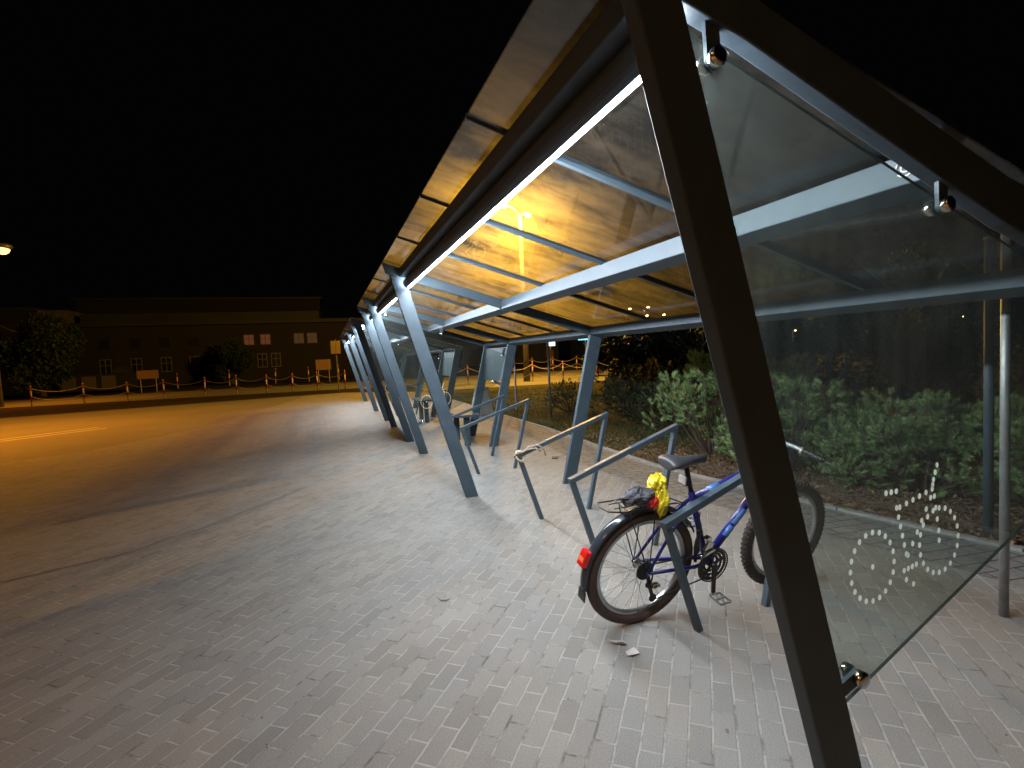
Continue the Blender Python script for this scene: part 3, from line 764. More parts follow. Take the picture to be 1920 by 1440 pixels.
fd.build("front_derailleur", 'chrome', bk, bevel=.003)
vb = MB()
for s_ in (-1, 1): vb.bar((0.115, s_ * .045, 0.53), (0.135, s_ * .03, 0.62), 0.016, 0.012); vb.tube([(0.13, s_ * .04, .56), (0.10, s_ * .03, .575)], .008, 8); vb.disc((0.12, s_ * .05, .54), (0, 1, 0), .012, .02, 10)
vb.tube([(0.135, -.035, .625), (0.14, .0, .635), (0.135, .035, .625)], .003, 6); vb.bar((0.15, -.028, 0.60), (0.19, -.02, 0.63), 0.014, 0.01)
vb.build("rim_brake", 'chrome', bk, bevel=.002)
# dark frame lock on the seat stays
lk = MB(); lk.tube([(0.335, -.035, 0.32), (0.315, -.045, 0.42), (0.325, -.045, 0.50)], [0.010, 0.011, 0.009], 8); lk.disc((0.328, -.047, .505), (0, 1, 0), .015, .012, 12)
lk.build("pump_holder", 'black', bk, smooth=True)
# mudguard
mg = MB(); RG = RW + 0.022; vs = []; fs = []; n = 40; a0, a1 = R(28), R(188)
for k in range(n + 1):
    an = a0 + (a1 - a0) * k / n
    for (yy, dr_) in ((-.031, -.014), (-.024, 0), (0, .008), (.024, 0), (.031, -.014), (.024, -.003), (0, .004), (-.024, -.003)):
        vs.append(((RG + dr_) * math.cos(an), yy, RW + (RG + dr_) * math.sin(an)))
for k in range(n):
    for j in range(8): fs.append((k * 8 + j, (k + 1) * 8 + j, (k + 1) * 8 + (j + 1) % 8, k * 8 + (j + 1) % 8))
fs += [tuple(range(8)), tuple(range(n * 8 + 7, n * 8 - 1, -1))]
mg.add(vs, fs)
mgo = mg.build("mudguard", 'fender', bk, smooth=True)
an = R(188); ex, ez = RG * math.cos(an), RW + RG * math.sin(an)
fl = MB(); fl.prismz([(-.034, -.006), (.034, -.006), (.034, .0), (-.034, .0)], 0, 1); fl = MB()
fl.bar((ex, 0, ez), (ex - .003, 0, ez - .06), 0.007, 0.066); fl.build("mud_flap", 'black', mgo, bevel=.003)
an = R(160); tx, tz = (RG + .022) * math.cos(an), RW + (RG + .022) * math.sin(an); dn = Vector((math.cos(an + PI / 2), 0, math.sin(an + PI / 2)))
tl = MB(); tl.bar(Vector((tx, 0, tz)) - dn * .043, Vector((tx, 0, tz)) + dn * .043, 0.034, 0.058); tlo = tl.build("tail_light", 'red', bk, bevel=.007)
MB().bar(Vector((tx - .0165, 0, tz)) - dn * .012, Vector((tx - .0165, 0, tz)) + dn * .012, 0.006, 0.04).build("reflector_strip", 'orange', tlo)
# stays of the mudguard and the luggage carrier
cy = MB()
for s_ in (-1, 1):
    cy.tube([(0.0, s_ * .068, RW), (-.135, s_ * .05, RW + .345), (-.14, s_ * .05, RW + .37)], 0.0035, 6); cy.tube([(0.0, s_ * .068, RW), (0.01, s_ * .055, RW + .37)], 0.0035, 6)
ZC = RW + 0.385
loop = [(0.16, -.03, ZC - .02), (0.08, -.062, ZC), (-.18, -.065, ZC), (-.27, -.05, ZC + .01), (-.29, 0, ZC + .015), (-.27, .05, ZC + .01), (-.18, .065, ZC), (0.08, .062, ZC), (0.16, .03, ZC - .02)]
cy.tube(loop, 0.0042, 6)
for xx in (0.02, -.07, -.16): cy.tube([(xx, -.064, ZC), (xx, .064, ZC)], 0.0035, 6)
for yy in (-.025, .025): cy.tube([(.06, yy, ZC + .004), (-.22, yy, ZC + .006)], 0.003, 6)
cy.tube([(0.16, -.03, ZC - .02), (0.24, -.018, ZC - .055)], 0.0035, 6); cy.tube([(0.16, .03, ZC - .02), (0.24, .018, ZC - .055)], 0.0035, 6)
cy.tube([(-.24, -.055, ZC + .008), (-.16, -.02, ZC - .03), (-.11, .03, ZC - .028), (-.06, .06, ZC)], 0.003, 6)
cy.build("luggage_carrier", 'black', bk)

# bag stuffed in the carrier: real world coordinates through the bicycle's matrix
BM = Matrix.Translation((1.531, 2.426, 0)) @ Euler((0.206, 0, 0.035)).to_matrix().to_4x4() @ Matrix.Scale(1.006, 4)
def cloth(mb, c, rx, ry, rz, seed, amp=0.28, n=36, mi=0):
    rnd = random.Random(seed); ph = [rnd.uniform(0, 6.28) for _ in range(8)]
    vs = []; fs = []; m = n // 2
    for i in range(m + 1):
        th = PI * i / m
        for k in range(n):
            a = 2 * PI * k / n
            f = 1 + amp * (0.5 * math.sin(3 * a + ph[0] + 2 * th) + 0.35 * math.sin(5 * th + ph[1] + a) + 0.3 * math.sin(7 * a + ph[2]) * math.sin(4 * th + ph[3]) + 0.55 * (abs(math.sin(4.5 * a + ph[4] + 3 * th)) - .5) + 0.35 * (abs(math.sin(9 * th + ph[5] + 2 * a)) - .5) + rnd.uniform(-.12, .12))
            vs.append(BM @ Vector((c[0] + rx * f * math.sin(th) * math.cos(a), c[1] + ry * f * math.sin(th) * math.sin(a), c[2] + rz * f * math.cos(th))))
    for i in range(m):
        for k in range(n): fs.append((i * n + k, (i + 1) * n + k, (i + 1) * n + (k + 1) % n, i * n + (k + 1) % n))
    mb.add(vs, fs, mi)
bagloc = BM @ Vector((0, 0, ZC))
bag = empty("rain_cover", bagloc, "crumpled yellow, grey and red rain cover stuffed on the bicycle's rear carrier", "rain cover")
def bagpart(name, m, specs):
    mb = MB()
    for s_ in specs: cloth(mb, *s_)
    return mb.build(name, m, bag, off=bagloc, smooth=False)
bagpart("grey_cloth", 'greyc', [((-.072, -.01, ZC + .050), .085, .055, .040, 3, .22), ((-.135, -.015, ZC + .035), .035, .04, .028, 5, .2)])
bagpart("yellow_cloth", 'yellow', [((.040, -.005, ZC + .065), .045, .055, .072, 8, .26), ((.048, -.055, ZC + .005), .040, .022, .062, 9, .25), ((.055, 0, ZC + .11), .03, .04, .03, 11, .25)])
bagpart("red_cloth", 'redc', [((-.012, -.048, ZC + .018), .034, .022, .026, 13, .25)])

# ================================================================== POLES AND SIGNS
def pole(x, y, r, h, label, name="metal_pole", m='galv', grp=None, cap=True):
    root = empty(name, (x, y, 0), label, "pole", grp)
    MB().tube([(0, 0, 0), (0, 0, h)], r, 14).build("shaft", m, root, smooth=True)
    mb = MB(); mb.tube([(0, 0, h - .002), (0, 0, h + .02)], r + .003, 14); mb.build("cap", 'black', root)
    return root
pole(3.30, 1.66, 0.021, 2.24, "light grey metal pole nearest the camera, at the far right edge")
pole(4.50, 2.36, 0.030, 2.16, "thicker dull grey pole seen through the near glass beside the light grey pole", m='steel')
pole(5.02, 11.35, 0.026, 2.9, "slim grey pole standing in the grass left of the dark shrubs")
p2 = empty("sign_post", (4.80, 13.1, 0), "slim post with a small yellow sign, in the grass behind the rear post", "sign")
MB().tube([(0, 0, 0), (0, 0, 2.7)], 0.026, 10).build("shaft", 'galv', p2)
MB().box((0.03, -.02, 1.85), (0.19, .01, 2.25)).build("sign_board", 'sign_y', p2, bevel=.005)
MB().box((0.09, -.024, 2.0), (0.13, -.0202, 2.1)).build("pictogram", 'orange', p2)
# twin yellow panel sign beside the road
p3 = empty("bus_stop_sign", (0.66, 29.2, 0), "post with two yellow panels side by side, behind the far end of the shelters", "sign")
MB().tube([(0, 0, 0), (-0.02, 0, 2.75)], 0.03, 8).build("shaft", 'galv', p3)
for xx in (-.24, .01): MB().box((xx - .03, -.06, 2.0), (xx + .20, -.03, 2.68)).build("panel", 'sign_y', p3, bevel=.006)
# concrete block
cbk = MB(); cbk.add([(3.50, 12.62, 0), (4.02, 12.62, 0), (4.02, 13.1, 0), (3.50, 13.1, 0), (3.63, 12.72, .72), (3.90, 12.72, .72), (3.90, 13.0, .72), (3.63, 13.0, .72)],
                    [(0, 3, 2, 1), (4, 5, 6, 7), (0, 1, 5, 4), (1, 2, 6, 5), (2, 3, 7, 6), (3, 0, 4, 7)])
cbl = cbk.build("concrete_bollard_block", 'concrete', off=(3.75, 12.85, 0), bevel=.015); cbl.location = (3.75, 12.85, 0)
tag(cbl, "pale tapered concrete block standing behind the blue rear panel", "concrete block")

# ================================================================== STREET LAMPS
def street_lamp(x, y, heads, label, big=True, power=LAMP_W, hpole=None, rp_=0.09, name="street_lamp", bulbm='bulb', hr=0.13, grp="orange sodium street lamps", col=SODIUM, spot=True):
    root = empty(name, (x, y, 0), label, "street lamp", grp)
    top = hpole or max(h[2] for h in heads) - 0.35
    MB().tube([(0, 0, 0), (0, 0, 1.2), (0, 0, top)], [rp_ * 1.3, rp_, rp_ * 0.6], 12).build("column", 'column' if big else 'galv', root, smooth=True)
    for hx, hy, hz in heads:
        dx, dy = hx - x, hy - y
        MB().tube([(0, 0, top - .05), (dx * .4, dy * .4, top + (hz - top) * .75), (dx, dy, hz + 0.06)], 0.035 if big else 0.03, 8).build("arm", 'galv', root)
        hd = MB(); s_ = hr
        hd.ball((dx, dy, hz + 0.07), s_ * 1.5, 12, sq=(1.0, 0.8, 0.4))
        ho = hd.build("lamp_head", 'galv', root, smooth=True)
        MB().ball((dx, dy, hz - 0.06), s_, 14, sq=(1, 1, .6 if s_ < .25 else .95)).build("bulb", bulbm, ho, smooth=True)
        if power:
            ld = D.lights.new("sodium_light", 'SPOT' if spot else 'POINT'); ld.energy = power; ld.color = col; ld.shadow_soft_size = 0.12
            if spot: ld.spot_size = R(134); ld.spot_blend = 1.0
            lo = D.objects.new("lamp_light", ld); COL.objects.link(lo); lo.parent = root; lo.location = (dx, dy, hz - 0.06 - s_ * .6 - 0.14)
    return root
street_lamp(-16.35, 35.4, [(-15.92, 36.0, 8.55)], "tall street lamp glowing orange at the left edge beyond the road", power=LAMP_W * .35, hr=0.32, bulbm='bulb_near')
street_lamp(10.55, 26.9, [(9.64, 26.8, 9.54), (11.0, 26.8, 9.13)], "double armed street lamp seen through the shelter roof behind the chain fence", power=LAMP_W * 0.7, rp_=0.15, spot=False, col=(1.0, 0.50, 0.055))
street_lamp(-11.8, 17.0, [(-10.4, 17.2, 8.4)], "street lamp on the left beside the road, out of the picture", power=LAMP_W * 0.85)
street_lamp(-9.6, -6.2, [(-8.2, -6.0, 8.0)], "street lamp behind the camera", power=LAMP_W * 1.15, col=(1.0, 0.40, 0.09))
street_lamp(-2.5, 41.0, [(-2.0, 40.0, 9.0)], "street lamp hidden behind the far end of the shelters", power=LAMP_W * .6, bulbm='bulb_far') if False else None
# far lamps
far = [(38.64, 60, 6.885), (41.48, 60, 7.06), (41.27, 60, 5.92), (44.0, 60, 6.01), (79.1, 100, 6.2), (81.1, 100, 6.2), (63.5, 60, 6.54), (67.7, 60, 3.25),
       (107, 60, 4.71), (108.3, 60, 4.21), (110.8, 60, 4.07)]
desc = ["first", "second", "third, set a little lower", "fourth", "left one of the two lowest", "right one of the two lowest", "lone one just right of the near front post, through the glass",
        "tiny one below the lone lamp, through the glass", "left one of the low cluster at the right, through the glass", "middle one of the low cluster at the right, through the glass", "right one of the low cluster at the right, through the glass"]
fl0 = street_lamp(0, 0, [(0.6, 0, 6.0)], "", big=False, power=0, rp_=0.06, bulbm='bulb_far', hr=0.17, grp="far off orange street lamps")
for i, (x, y, h) in enumerate(far):
    o = fl0 if i == 0 else copy_tree(fl0)
    o.location = (x - 0.6, y, h - 6.0 + 0.06)
    if h < 5.6:
        o.scale = (1, 1, h / 6.0); o.location.z = 0
    o['label'] = "far orange street lamp, " + desc[i] + ("" if 'glass' in desc[i] or 'lowest' in desc[i] else " from the left, through the shelter roof")
wl = [(37.6, 60, 3.87), (43.4, 60, 4.07), (103.2, 60, 7.38), (111.1, 60, 6.55), (109.9, 60, 5.61)]
wdesc = ["white street lamp right of the red sign light, above the dark shrubs", "white street lamp above the dark shrubs, right of the first white one", "leftmost white street lamp high at the right, through the glass",
         "upper right white street lamp of the three at the right, through the glass", "fainter white street lamp just under the upper right one, through the glass"]
wl0 = street_lamp(0, 0, [(0.5, 0, 5.0)], "", big=False, power=0, rp_=0.06, bulbm='white_far', hr=0.19, name="white_street_lamp", grp="far off white street lamps")
for i, (x, y, h) in enumerate(wl):
    o = wl0 if i == 0 else copy_tree(wl0)
    o.location = (x - .5, y, h - 5.0 + .06)
    if h < 4.6: o.scale = (1, 1, h / 5.0); o.location.z = 0
    o['label'] = wdesc[i]

# ================================================================== CHAIN FENCES
def bollard_make():
    root = empty("bollard", (0, 0, 0), "", "bollard", "red and white bollards of the chain fence")
    MB().tube([(0, 0, 0), (0, 0, 1.02)], 0.035, 10).build("shaft", 'bollard', root, smooth=True)
    MB().ball((0, 0, 1.04), 0.045, 10).build("cap", 'galv', root, smooth=True)
    return root
b0 = bollard_make(); first = [True]
def put_bollard(x, y, label, grp=None, s=1.0):
    o = b0 if first[0] else copy_tree(b0); first[0] = False
    o.location = (x, y, 0); o.scale = (s, s, s * random.uniform(.96, 1.04)); o['label'] = label
    o.rotation_euler = (random.uniform(-.03, .03), random.uniform(-.04, .04), random.uniform(0, 3))
    if grp: o['group'] = grp
def chain_span(a, b, z, label, sag=0.20, r=0.012):
    mid = Vector(((a[0] + b[0]) / 2, (a[1] + b[1]) / 2, 0)); mb = MB()
    mb.tube([(a[0] + (b[0] - a[0]) * t - mid.x, a[1] + (b[1] - a[1]) * t - mid.y, z - sag * 4 * t * (1 - t)) for t in [k / 12 for k in range(13)]], r, 5)
    o = mb.build("fence_chain", 'chain'); o.location = mid
    tag(o, label, "chain", "chains between bollards")
ordn = ["first", "second", "third", "fourth", "fifth", "sixth", "seventh", "eighth", "ninth", "tenth", "eleventh", "twelfth"]
left = [(-14.2, 33.4), (-11.9, 33.2), (-9.9, 33.0), (-8.2, 32.8), (-6.2, 32.4), (-4.62, 32.2), (-3.08, 32.0), (-1.74, 31.8), (-0.39, 31.6), (1.08, 31.3)]
for i, (x, y) in enumerate(left):
    put_bollard(x, y, "red and white bollard, %s from the left in the near fence row across the road" % ordn[i])
    if i:
        for z, wd in ((0.93, "upper"), (0.50, "lower")):
            chain_span(left[i - 1], (x, y), z, "%s chain between the %s and %s bollards across the road" % (wd, ordn[i - 1], ordn[i]), 0.22)
right = [(5.5, 27.5), (7.2, 27.0), (8.96, 26.7), (10.73, 26.5), (12.16, 25.6), (13.9, 25.0), (15.6, 24.4)]
for i, (x, y) in enumerate(right):
    put_bollard(x, y, "red and white bollard, %s from the left in the fence behind the shelter" % ordn[i], "red and white bollards behind the shelter")
    if i:
        for z, wd in ((0.95, "upper"), (0.50, "lower")):
            chain_span(right[i - 1], (x, y), z, "%s chain between the %s and %s bollards behind the shelter" % (wd, ordn[i - 1], ordn[i]), 0.30, 0.014)
farr = [(14.5, 41.0), (16.5, 40.8), (18.3, 40.5), (20.2, 39.8), (22.1, 39.2)]
for i, (x, y) in enumerate(farr):
    put_bollard(x, y, "red and white bollard, %s from the left in the distant fence behind the shelter" % ordn[i], "distant red and white bollards", 1.12)
    if i:
        for z, wd in ((1.05, "upper"), (0.55, "lower")):
            chain_span(farr[i - 1], (x, y), z, "%s chain between the %s and %s bollards of the distant fence" % (wd, ordn[i - 1], ordn[i]), 0.30, 0.016)
fl_ = [(-11.5, 50), (-7.6, 49.5), (-4.0, 49), (-1.3, 48.8), (1.2, 48.5)]
for i, (x, y) in enumerate(fl_):
    put_bollard(x, y, "small dim bollard, %s from the left beyond the far road" % ordn[i], "dim bollards beyond the far road", 1.25)

# ================================================================== BUILDINGS
def window_mb(x, z, w, h, y, parent, pane, bars=False):
    f = MB(); t = 0.07
    f.box((x - t, y - .05, z - t), (x + w + t, y - .01, z)); f.box((x - t, y - .05, z + h), (x + w + t, y - .01, z + h + t)); f.box((x - t, y - .05, z), (x, y - .01, z + h)); f.box((x + w, y - .05, z), (x + w + t, y - .01, z + h))
    if bars: f.box((x + w / 2 - .03, y - .07, z), (x + w / 2 + .03, y - .03, z + h)); f.box((x, y - .075, z + h * .6 - .03), (x + w / 2 - .031, y - .03, z + h * .6 + .03)); f.box((x + w / 2 + .031, y - .075, z + h * .6 - .03), (x + w, y - .03, z + h * .6 + .03))
    fo = f.build("window", 'frame_w' if bars else 'wall_dark', parent)
    MB().box((x, y - .03, z), (x + w, y - .008, z + h)).build("pane", pane, fo)
bA = empty("school_building", (-9, 60, 0), "long dark two storey building across the road with four dim lit windows", "building")
wa = MB(); wa.box((-13, 0.0, 0), (16, 12, 5.95)); wa.build("wall", 'wall_dark', bA)
rf_ = MB(); rf_.box((-13.4, -.5, 5.96), (16.4, 12.5, 6.35)); rf_.build("roof", 'roofm', bA)
MB().box((-13, 2, 6.36), (8.8, 11, 7.4)).build("upper_storey", 'roofm', bA)
for x, pn in ((1.5, 'win_red'), (3.05, 'win_red'), (6.3, 'win_yel'), (7.6, 'win_yel')): window_mb(x - .05, 3.85, 0.85, 0.95, 0, bA, pn, True)
for x in (2.6, 3.9): window_mb(x, 1.5, 0.8, 1.3, 0, bA, 'win_dark', True)
for x in (-11, -8.5, -6, -3.5): window_mb(x, 1.5, 0.8, 1.3, 0, bA, 'win_dark', True); window_mb(x, 3.85, .8, .9, 0, bA, 'win_dark')
bB = empty("block_of_flats", (-27, 62, 0), "taller dark building at the left with a paler end wall strip", "building")
MB().box((-9, 0, 0), (1.8, 10, 7.8)).build("wall", 'wall_dark', bB)
MB().box((1.85, -.6, 1.5), (4.3, 8, 7.75)).build("pale_end_wall", 'wall_pale', bB)
MB().box((-9.3, -.3, 7.81), (1.82, 10, 8.1)).build("roof", 'roofm', bB)
for x in (-7, -4.6, -2.2):
    for z in (1.6, 4.6): window_mb(x, z, 1.1, 1.3, 0, bB, 'win_dark')
bC = empty("long_hall", (-14, 75, 0), "low dark hall behind, its flat roof line above the long building", "building")
MB().box((-13, 0, 0), (14, 10, 10.2)).build("wall", 'wall_dark', bC); MB().box((-13.3, -.3, 10.21), (14.3, 10, 10.5)).build("roof", 'roofm', bC)
# red lit canopy far behind the shelters
rc = empty("red_canopy", (3.2, 62, 0), "thin red lit canopy roof far behind the end of the shelters", "canopy")
MB().box((-1.2, 0, 6.1), (4, 2, 6.45)).build("canopy_roof", 'red_dim', rc)
for x in (-1, 3.6): MB().tube([(x, 1, 0), (x, 1, 6.09)], 0.1, 8).build("column", 'galv', rc)
# low kiosks and boards across the road
def board(x, y, z0, z1, w_, label):
    r_ = empty("notice_board", (x, y, 0), label, "notice board")
    MB().box((-w_ / 2, -.04, z0), (w_ / 2, .04, z1)).build("board", 'board', r_, bevel=.01)
    for s_ in (-1, 1): MB().tube([(s_ * w_ * .36, .05, 0), (s_ * w_ * .36, .05, z1 - .05)], 0.035, 8).build("leg", 'galv', r_)
board(-12.2, 45, 1.0, 1.62, 1.35, "wide tan notice board on two legs across the road, left of centre")
board(-0.05, 45, 1.0, 1.85, 1.15, "tan notice board across the road just left of the far shelters")
ks = empty("kiosk", (-17.3, 50, 0), "low grey kiosk with pale panels and a small peaked roof across the road", "kiosk")
MB().box((-2.2, 0, 0.2), (2.4, 2, 1.5)).build("wall", 'wall_dark', ks)
for x in (-2.0, -.7, .6): MB().box((x, -.05, .35), (x + .95, -.01, 1.35)).build("panel", 'wall_pale', ks)
MB().prism([(1.3, 1.52), (2.5, 1.52), (1.9, 2.1)], -.1, 1.5).build("roof", 'roofm', ks)
# far right: lit shop signs and a bluish building
sg = empty("blue_shop_sign", (32.0, 60, 0), "glowing pale blue sign above the rear post of the shelter", "sign")
MB().box((-1.1, 0, 3.0), (0.9, .2, 3.55)).build("sign_box", 'blue_e', sg); MB().tube([(0, .3, 0), (0, .3, 3.2)], .08, 8).build("shaft", 'galv', sg)
sg = empty("white_shop_sign", (27.0, 60, 0), "glowing white and blue sign left of the dark fir, behind the chain fence", "sign")
MB().box((-.5, 0, 2.4), (.55, .2, 3.4)).build("sign_box", 'white_e', sg); MB().box((-.7, 0, 1.1), (.3, .2, 1.9)).build("lower_board", 'board', sg); MB().tube([(0, .3, 0), (0, .3, 2.5)], .08, 8).build("shaft", 'galv', sg)
sg = empty("red_traffic_signal", (34.6, 60, 0), "small bright red light on a pole right of the blue sign", "traffic light")
MB().box((-.22, 0, 3.45), (.22, .2, 3.95)).build("housing", 'black', sg); MB().disc((0, -.03, 3.7), (0, 1, 0), .19, .05, 14).build("lamp", 'red_e', sg); MB().tube([(0, .1, 0), (0, .1, 3.44)], .06, 8).build("shaft", 'galv', sg)
bD = empty("office_building", (50, 85, 0), "faint bluish building beyond the dark shrubs on the right", "building")
MB().box((-3, 0, 0), (16, 10, 4.9)).build("wall", 'facade_b', bD)
for k in range(7): MB().box((-2.4 + 2.6 * k, -.06, 1.2), (-1.0 + 2.6 * k, -.01, 4.4)).build("window", 'facade_e', bD)
bE = empty("shop_building", (31, 90, 0), "low dark building behind the white sign, beyond the chain fence", "building")
MB().box((-9, 0, 0), (11, 8, 4.2)).build("wall", 'facade_b', bE); MB().box((-9.3, -.3, 4.21), (11.3, 8, 4.5)).build("roof", 'roofm', bE)

# ================================================================== VEGETATION
def pine_mesh(seed, rx, ry, h, shoots, needle_mat, nl=0.058, nw=0.0033):
    rnd = random.Random(seed); mb = MB(); st = MB()
    lob = []
    while len(lob) < 26:            # rounded pads of shoots around an uneven mound
        an = rnd.uniform(0, 6.283); el = rnd.uniform(0.05, 1.45); k = rnd.uniform(.55, 1.0)
        c = Vector((rx * k * math.cos(an) * math.cos(el), ry * k * math.sin(an) * math.cos(el), h * (0.12 + .80 * k * math.sin(el))))
        lob.append((c, rnd.uniform(.15, .27) * (rx + h) / 2))
    for c, lr in lob: st.tube([(c.x * .15, c.y * .15, 0), (c.x * .6, c.y * .6, c.z * .45), tuple(c)], [.016, .011, .006], 5, caps=False)
    for _ in range(shoots // 3):
        c, lr = rnd.choice(lob)
        d = Vector((rnd.gauss(0, 1), rnd.gauss(0, 1), rnd.gauss(0.45, 1))).normalized()
        p = c + d * lr * rnd.uniform(0.6, 1.08)
        if p.z < 0.04: p.z = rnd.uniform(.04, .2)
        ax = (d * 1.0 + Vector((rnd.gauss(0, .2), rnd.gauss(0, .2), .45))).normalized()
        sz = rnd.uniform(.75, 1.25)
        u = ax.orthogonal().normalized(); v = ax.cross(u)
        st.tube([p - ax * .08, p + ax * .045 * sz], [.005, .003], 4, caps=False)
        for k in range(115):                      # needles spread like a brush round the shoot tip
            t = rnd.random(); an = rnd.uniform(0, 6.283); el = rnd.uniform(0.25, 1.35) * (1.1 - .5 * t)
            b = p + ax * (.06 * sz * t)
            dr_ = (u * math.cos(an) + v * math.sin(an)) * math.sin(el) + ax * math.cos(el)
            e = b + dr_ * nl * sz * rnd.uniform(.85, 1.15); s_ = dr_.cross(ax + u * .3).normalized() * nw * .8
            mb.add([b - s_, b + s_, e], [(0, 1, 2)])
    return mb, st
PINES = []
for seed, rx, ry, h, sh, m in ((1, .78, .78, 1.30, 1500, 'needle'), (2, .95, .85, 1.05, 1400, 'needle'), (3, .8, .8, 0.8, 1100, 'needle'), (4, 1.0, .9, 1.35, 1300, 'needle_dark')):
    a, b = pine_mesh(seed, rx, ry, h, sh, m)
    root = empty("pine_shrub", (0, 0, 0), "", "shrub", "low mountain pine shrubs behind the shelter")
    a.build("foliage", m, root); b.build("branches", 'bark', root)
    PINES.append(root)
used = [False] * 4
def put_pine(k, x, y, rz, s, label):
    o = PINES[k] if not used[k] else copy_tree(PINES[k]); used[k] = True
    o.location = (x, y, 0); o.rotation_euler = (0, 0, rz); o.scale = (s, s, s); o['label'] = label
put_pine(0, 4.92, 5.75, 0.3, 1.07, "tall bright green pine shrub behind the saddle, left of the near post")
put_pine(2, 4.85, 4.85, 2.0, 0.95, "low bright pine shrub drooping over the mulch behind the bicycle's top tube")
put_pine(0, 5.25, 4.75, 2.9, 1.0, "tall green pine shrub just right of the near post, behind the handlebar")
put_pine(1, 5.6, 4.15, 0.9, 0.74, "green pine shrub right of the handlebar, seen through the glass")
put_pine(1, 5.5, 3.4, 2.6, 0.9, "green pine shrub in the middle of the near glass wall")
put_pine(1, 5.75, 2.7, 4.1, 0.95, "darker green pine shrub beside the dull grey pole")
put_pine(2, 5.2, 3.75, 5.2, 0.7, "small pine shrub low in front of the others behind the glass")
put_pine(2, 6.0, 5.6, 1.2, 1.2, "pine shrub behind the tall bright one, between it and the dark evergreens")
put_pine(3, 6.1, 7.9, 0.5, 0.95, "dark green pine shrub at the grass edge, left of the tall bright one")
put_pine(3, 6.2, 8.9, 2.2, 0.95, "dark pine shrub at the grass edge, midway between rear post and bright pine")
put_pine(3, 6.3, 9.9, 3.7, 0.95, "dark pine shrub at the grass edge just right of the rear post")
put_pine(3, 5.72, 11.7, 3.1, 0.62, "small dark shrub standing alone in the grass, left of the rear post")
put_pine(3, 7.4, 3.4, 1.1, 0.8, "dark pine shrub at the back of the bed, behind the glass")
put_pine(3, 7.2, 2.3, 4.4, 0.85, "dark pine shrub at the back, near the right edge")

def tree(x, y, h, rx, z0, leaves, seed, label, name="evergreen_tree", m='leafdark', bare=False, grp="dark trees behind the shelters", ls=0.07, cone=0.0, rtr=0.09):
    rnd = random.Random(seed)
    root = empty(name, (x, y, 0), label, "tree", grp)
    tr = MB(); tops = []
    tr.tube([(0, 0, 0), (rnd.uniform(-.08, .08), 0, h * .4), (rnd.uniform(-.15, .15), rnd.uniform(-.1, .1), h * .85)], [rtr, rtr * .7, rtr * .2], 8)
    for k in range(26 if bare else 12):
        z = rnd.uniform(.2 if not bare else .12, .8) * h; an = rnd.uniform(0, 6.28); l_ = rx * rnd.uniform(.5, 1.0)
        e = Vector((math.cos(an) * l_, math.sin(an) * l_, z + rnd.uniform(.2, .7) * l_ + (h * .15 if bare else 0)))
        tr.tube([(0, 0, z), (e.x * .5, e.y * .5, z + (e.z - z) * .35), tuple(e)], [rtr * .35, rtr * .2, rtr * .06], 5, caps=False)
        tops.append(e)
        if bare:
            for j in range(4):
                f = e + Vector((rnd.uniform(-.4, .4), rnd.uniform(-.4, .4), rnd.uniform(.1, .7))); b_ = Vector((e.x * .6, e.y * .6, z + (e.z - z) * .5))
                tr.tube([b_, f], [rtr * .12, rtr * .04], 4, caps=False)
    tr.build("trunk", 'bark', root)
    if bare: return root
    mb = MB(); lob = [(Vector((rnd.uniform(-.55, .55) * rx, rnd.uniform(-.55, .55) * rx, z0 + rnd.uniform(0.1, .9) * (h - z0))), rnd.uniform(.3, .55) * rx) for _ in range(16)]
    for _ in range(leaves):
        c, lr = rnd.choice(lob); tpr = 1 - cone * (c.z - z0) / (h - z0)
        d = Vector((rnd.gauss(0, 1), rnd.gauss(0, 1), rnd.gauss(0, 1))).normalized() * (lr * rnd.uniform(.55, 1.0))
        p = Vector((c.x * tpr, c.y * tpr, c.z)) + d * tpr
        a = Vector((rnd.gauss(0, 1), rnd.gauss(0, 1), rnd.gauss(0, 1))).normalized(); b_ = a.orthogonal().normalized()
        s_ = ls * rnd.uniform(.6, 1.2)
        mb.add([p - a * s_, p + b_ * s_ * .5, p + a * s_, p - b_ * s_ * .5], [(0, 1, 2, 3)])
    mb.build("crown", m, root)
    return root
tree(7.2, 11.4, 2.1, .85, .1, 6000, 21, "dense dark evergreen directly right of the rear post top", cone=.3)
tree(7.6, 10.4, 2.2, .85, .1, 6000, 22, "dense dark evergreen, second from the left behind the rear post", cone=.3)
tree(7.8, 9.3, 2.15, .9, .1, 6000, 30, "dark evergreen, third from the left, above the dark pine shrubs", cone=.3)
tree(8.2, 8.3, 2.2, .95, .1, 6000, 23, "dark evergreen just left of the near post", cone=.3)
tree(9.0, 7.2, 2.5, 1.2, .1, 7000, 31, "dark evergreen hidden mostly by the near post", cone=.3)
tree(10.0, 6.0, 2.9, 1.5, .1, 8000, 24, "dark evergreen just right of the near post, seen through the glass", cone=.3)
tree(12.0, 4.3, 3.6, 1.9, .3, 8000, 25, "large dark evergreen filling the middle of the glass wall", cone=.3)
tree(13.0, 2.8, 3.9, 2.0, .3, 8000, 26, "large dark evergreen behind the right part of the glass", cone=.3)
tree(15.5, 27.8, 3.0, 1.3, .2, 5000, 27, "dark fir beyond the chain fence, beside the white sign", cone=.8, ls=.12)
tree(15.4, 20.5, 2.2, 1.3, .1, 4500, 28, "dark fir right of the rear post, beyond the evergreens", cone=.6, ls=.1)
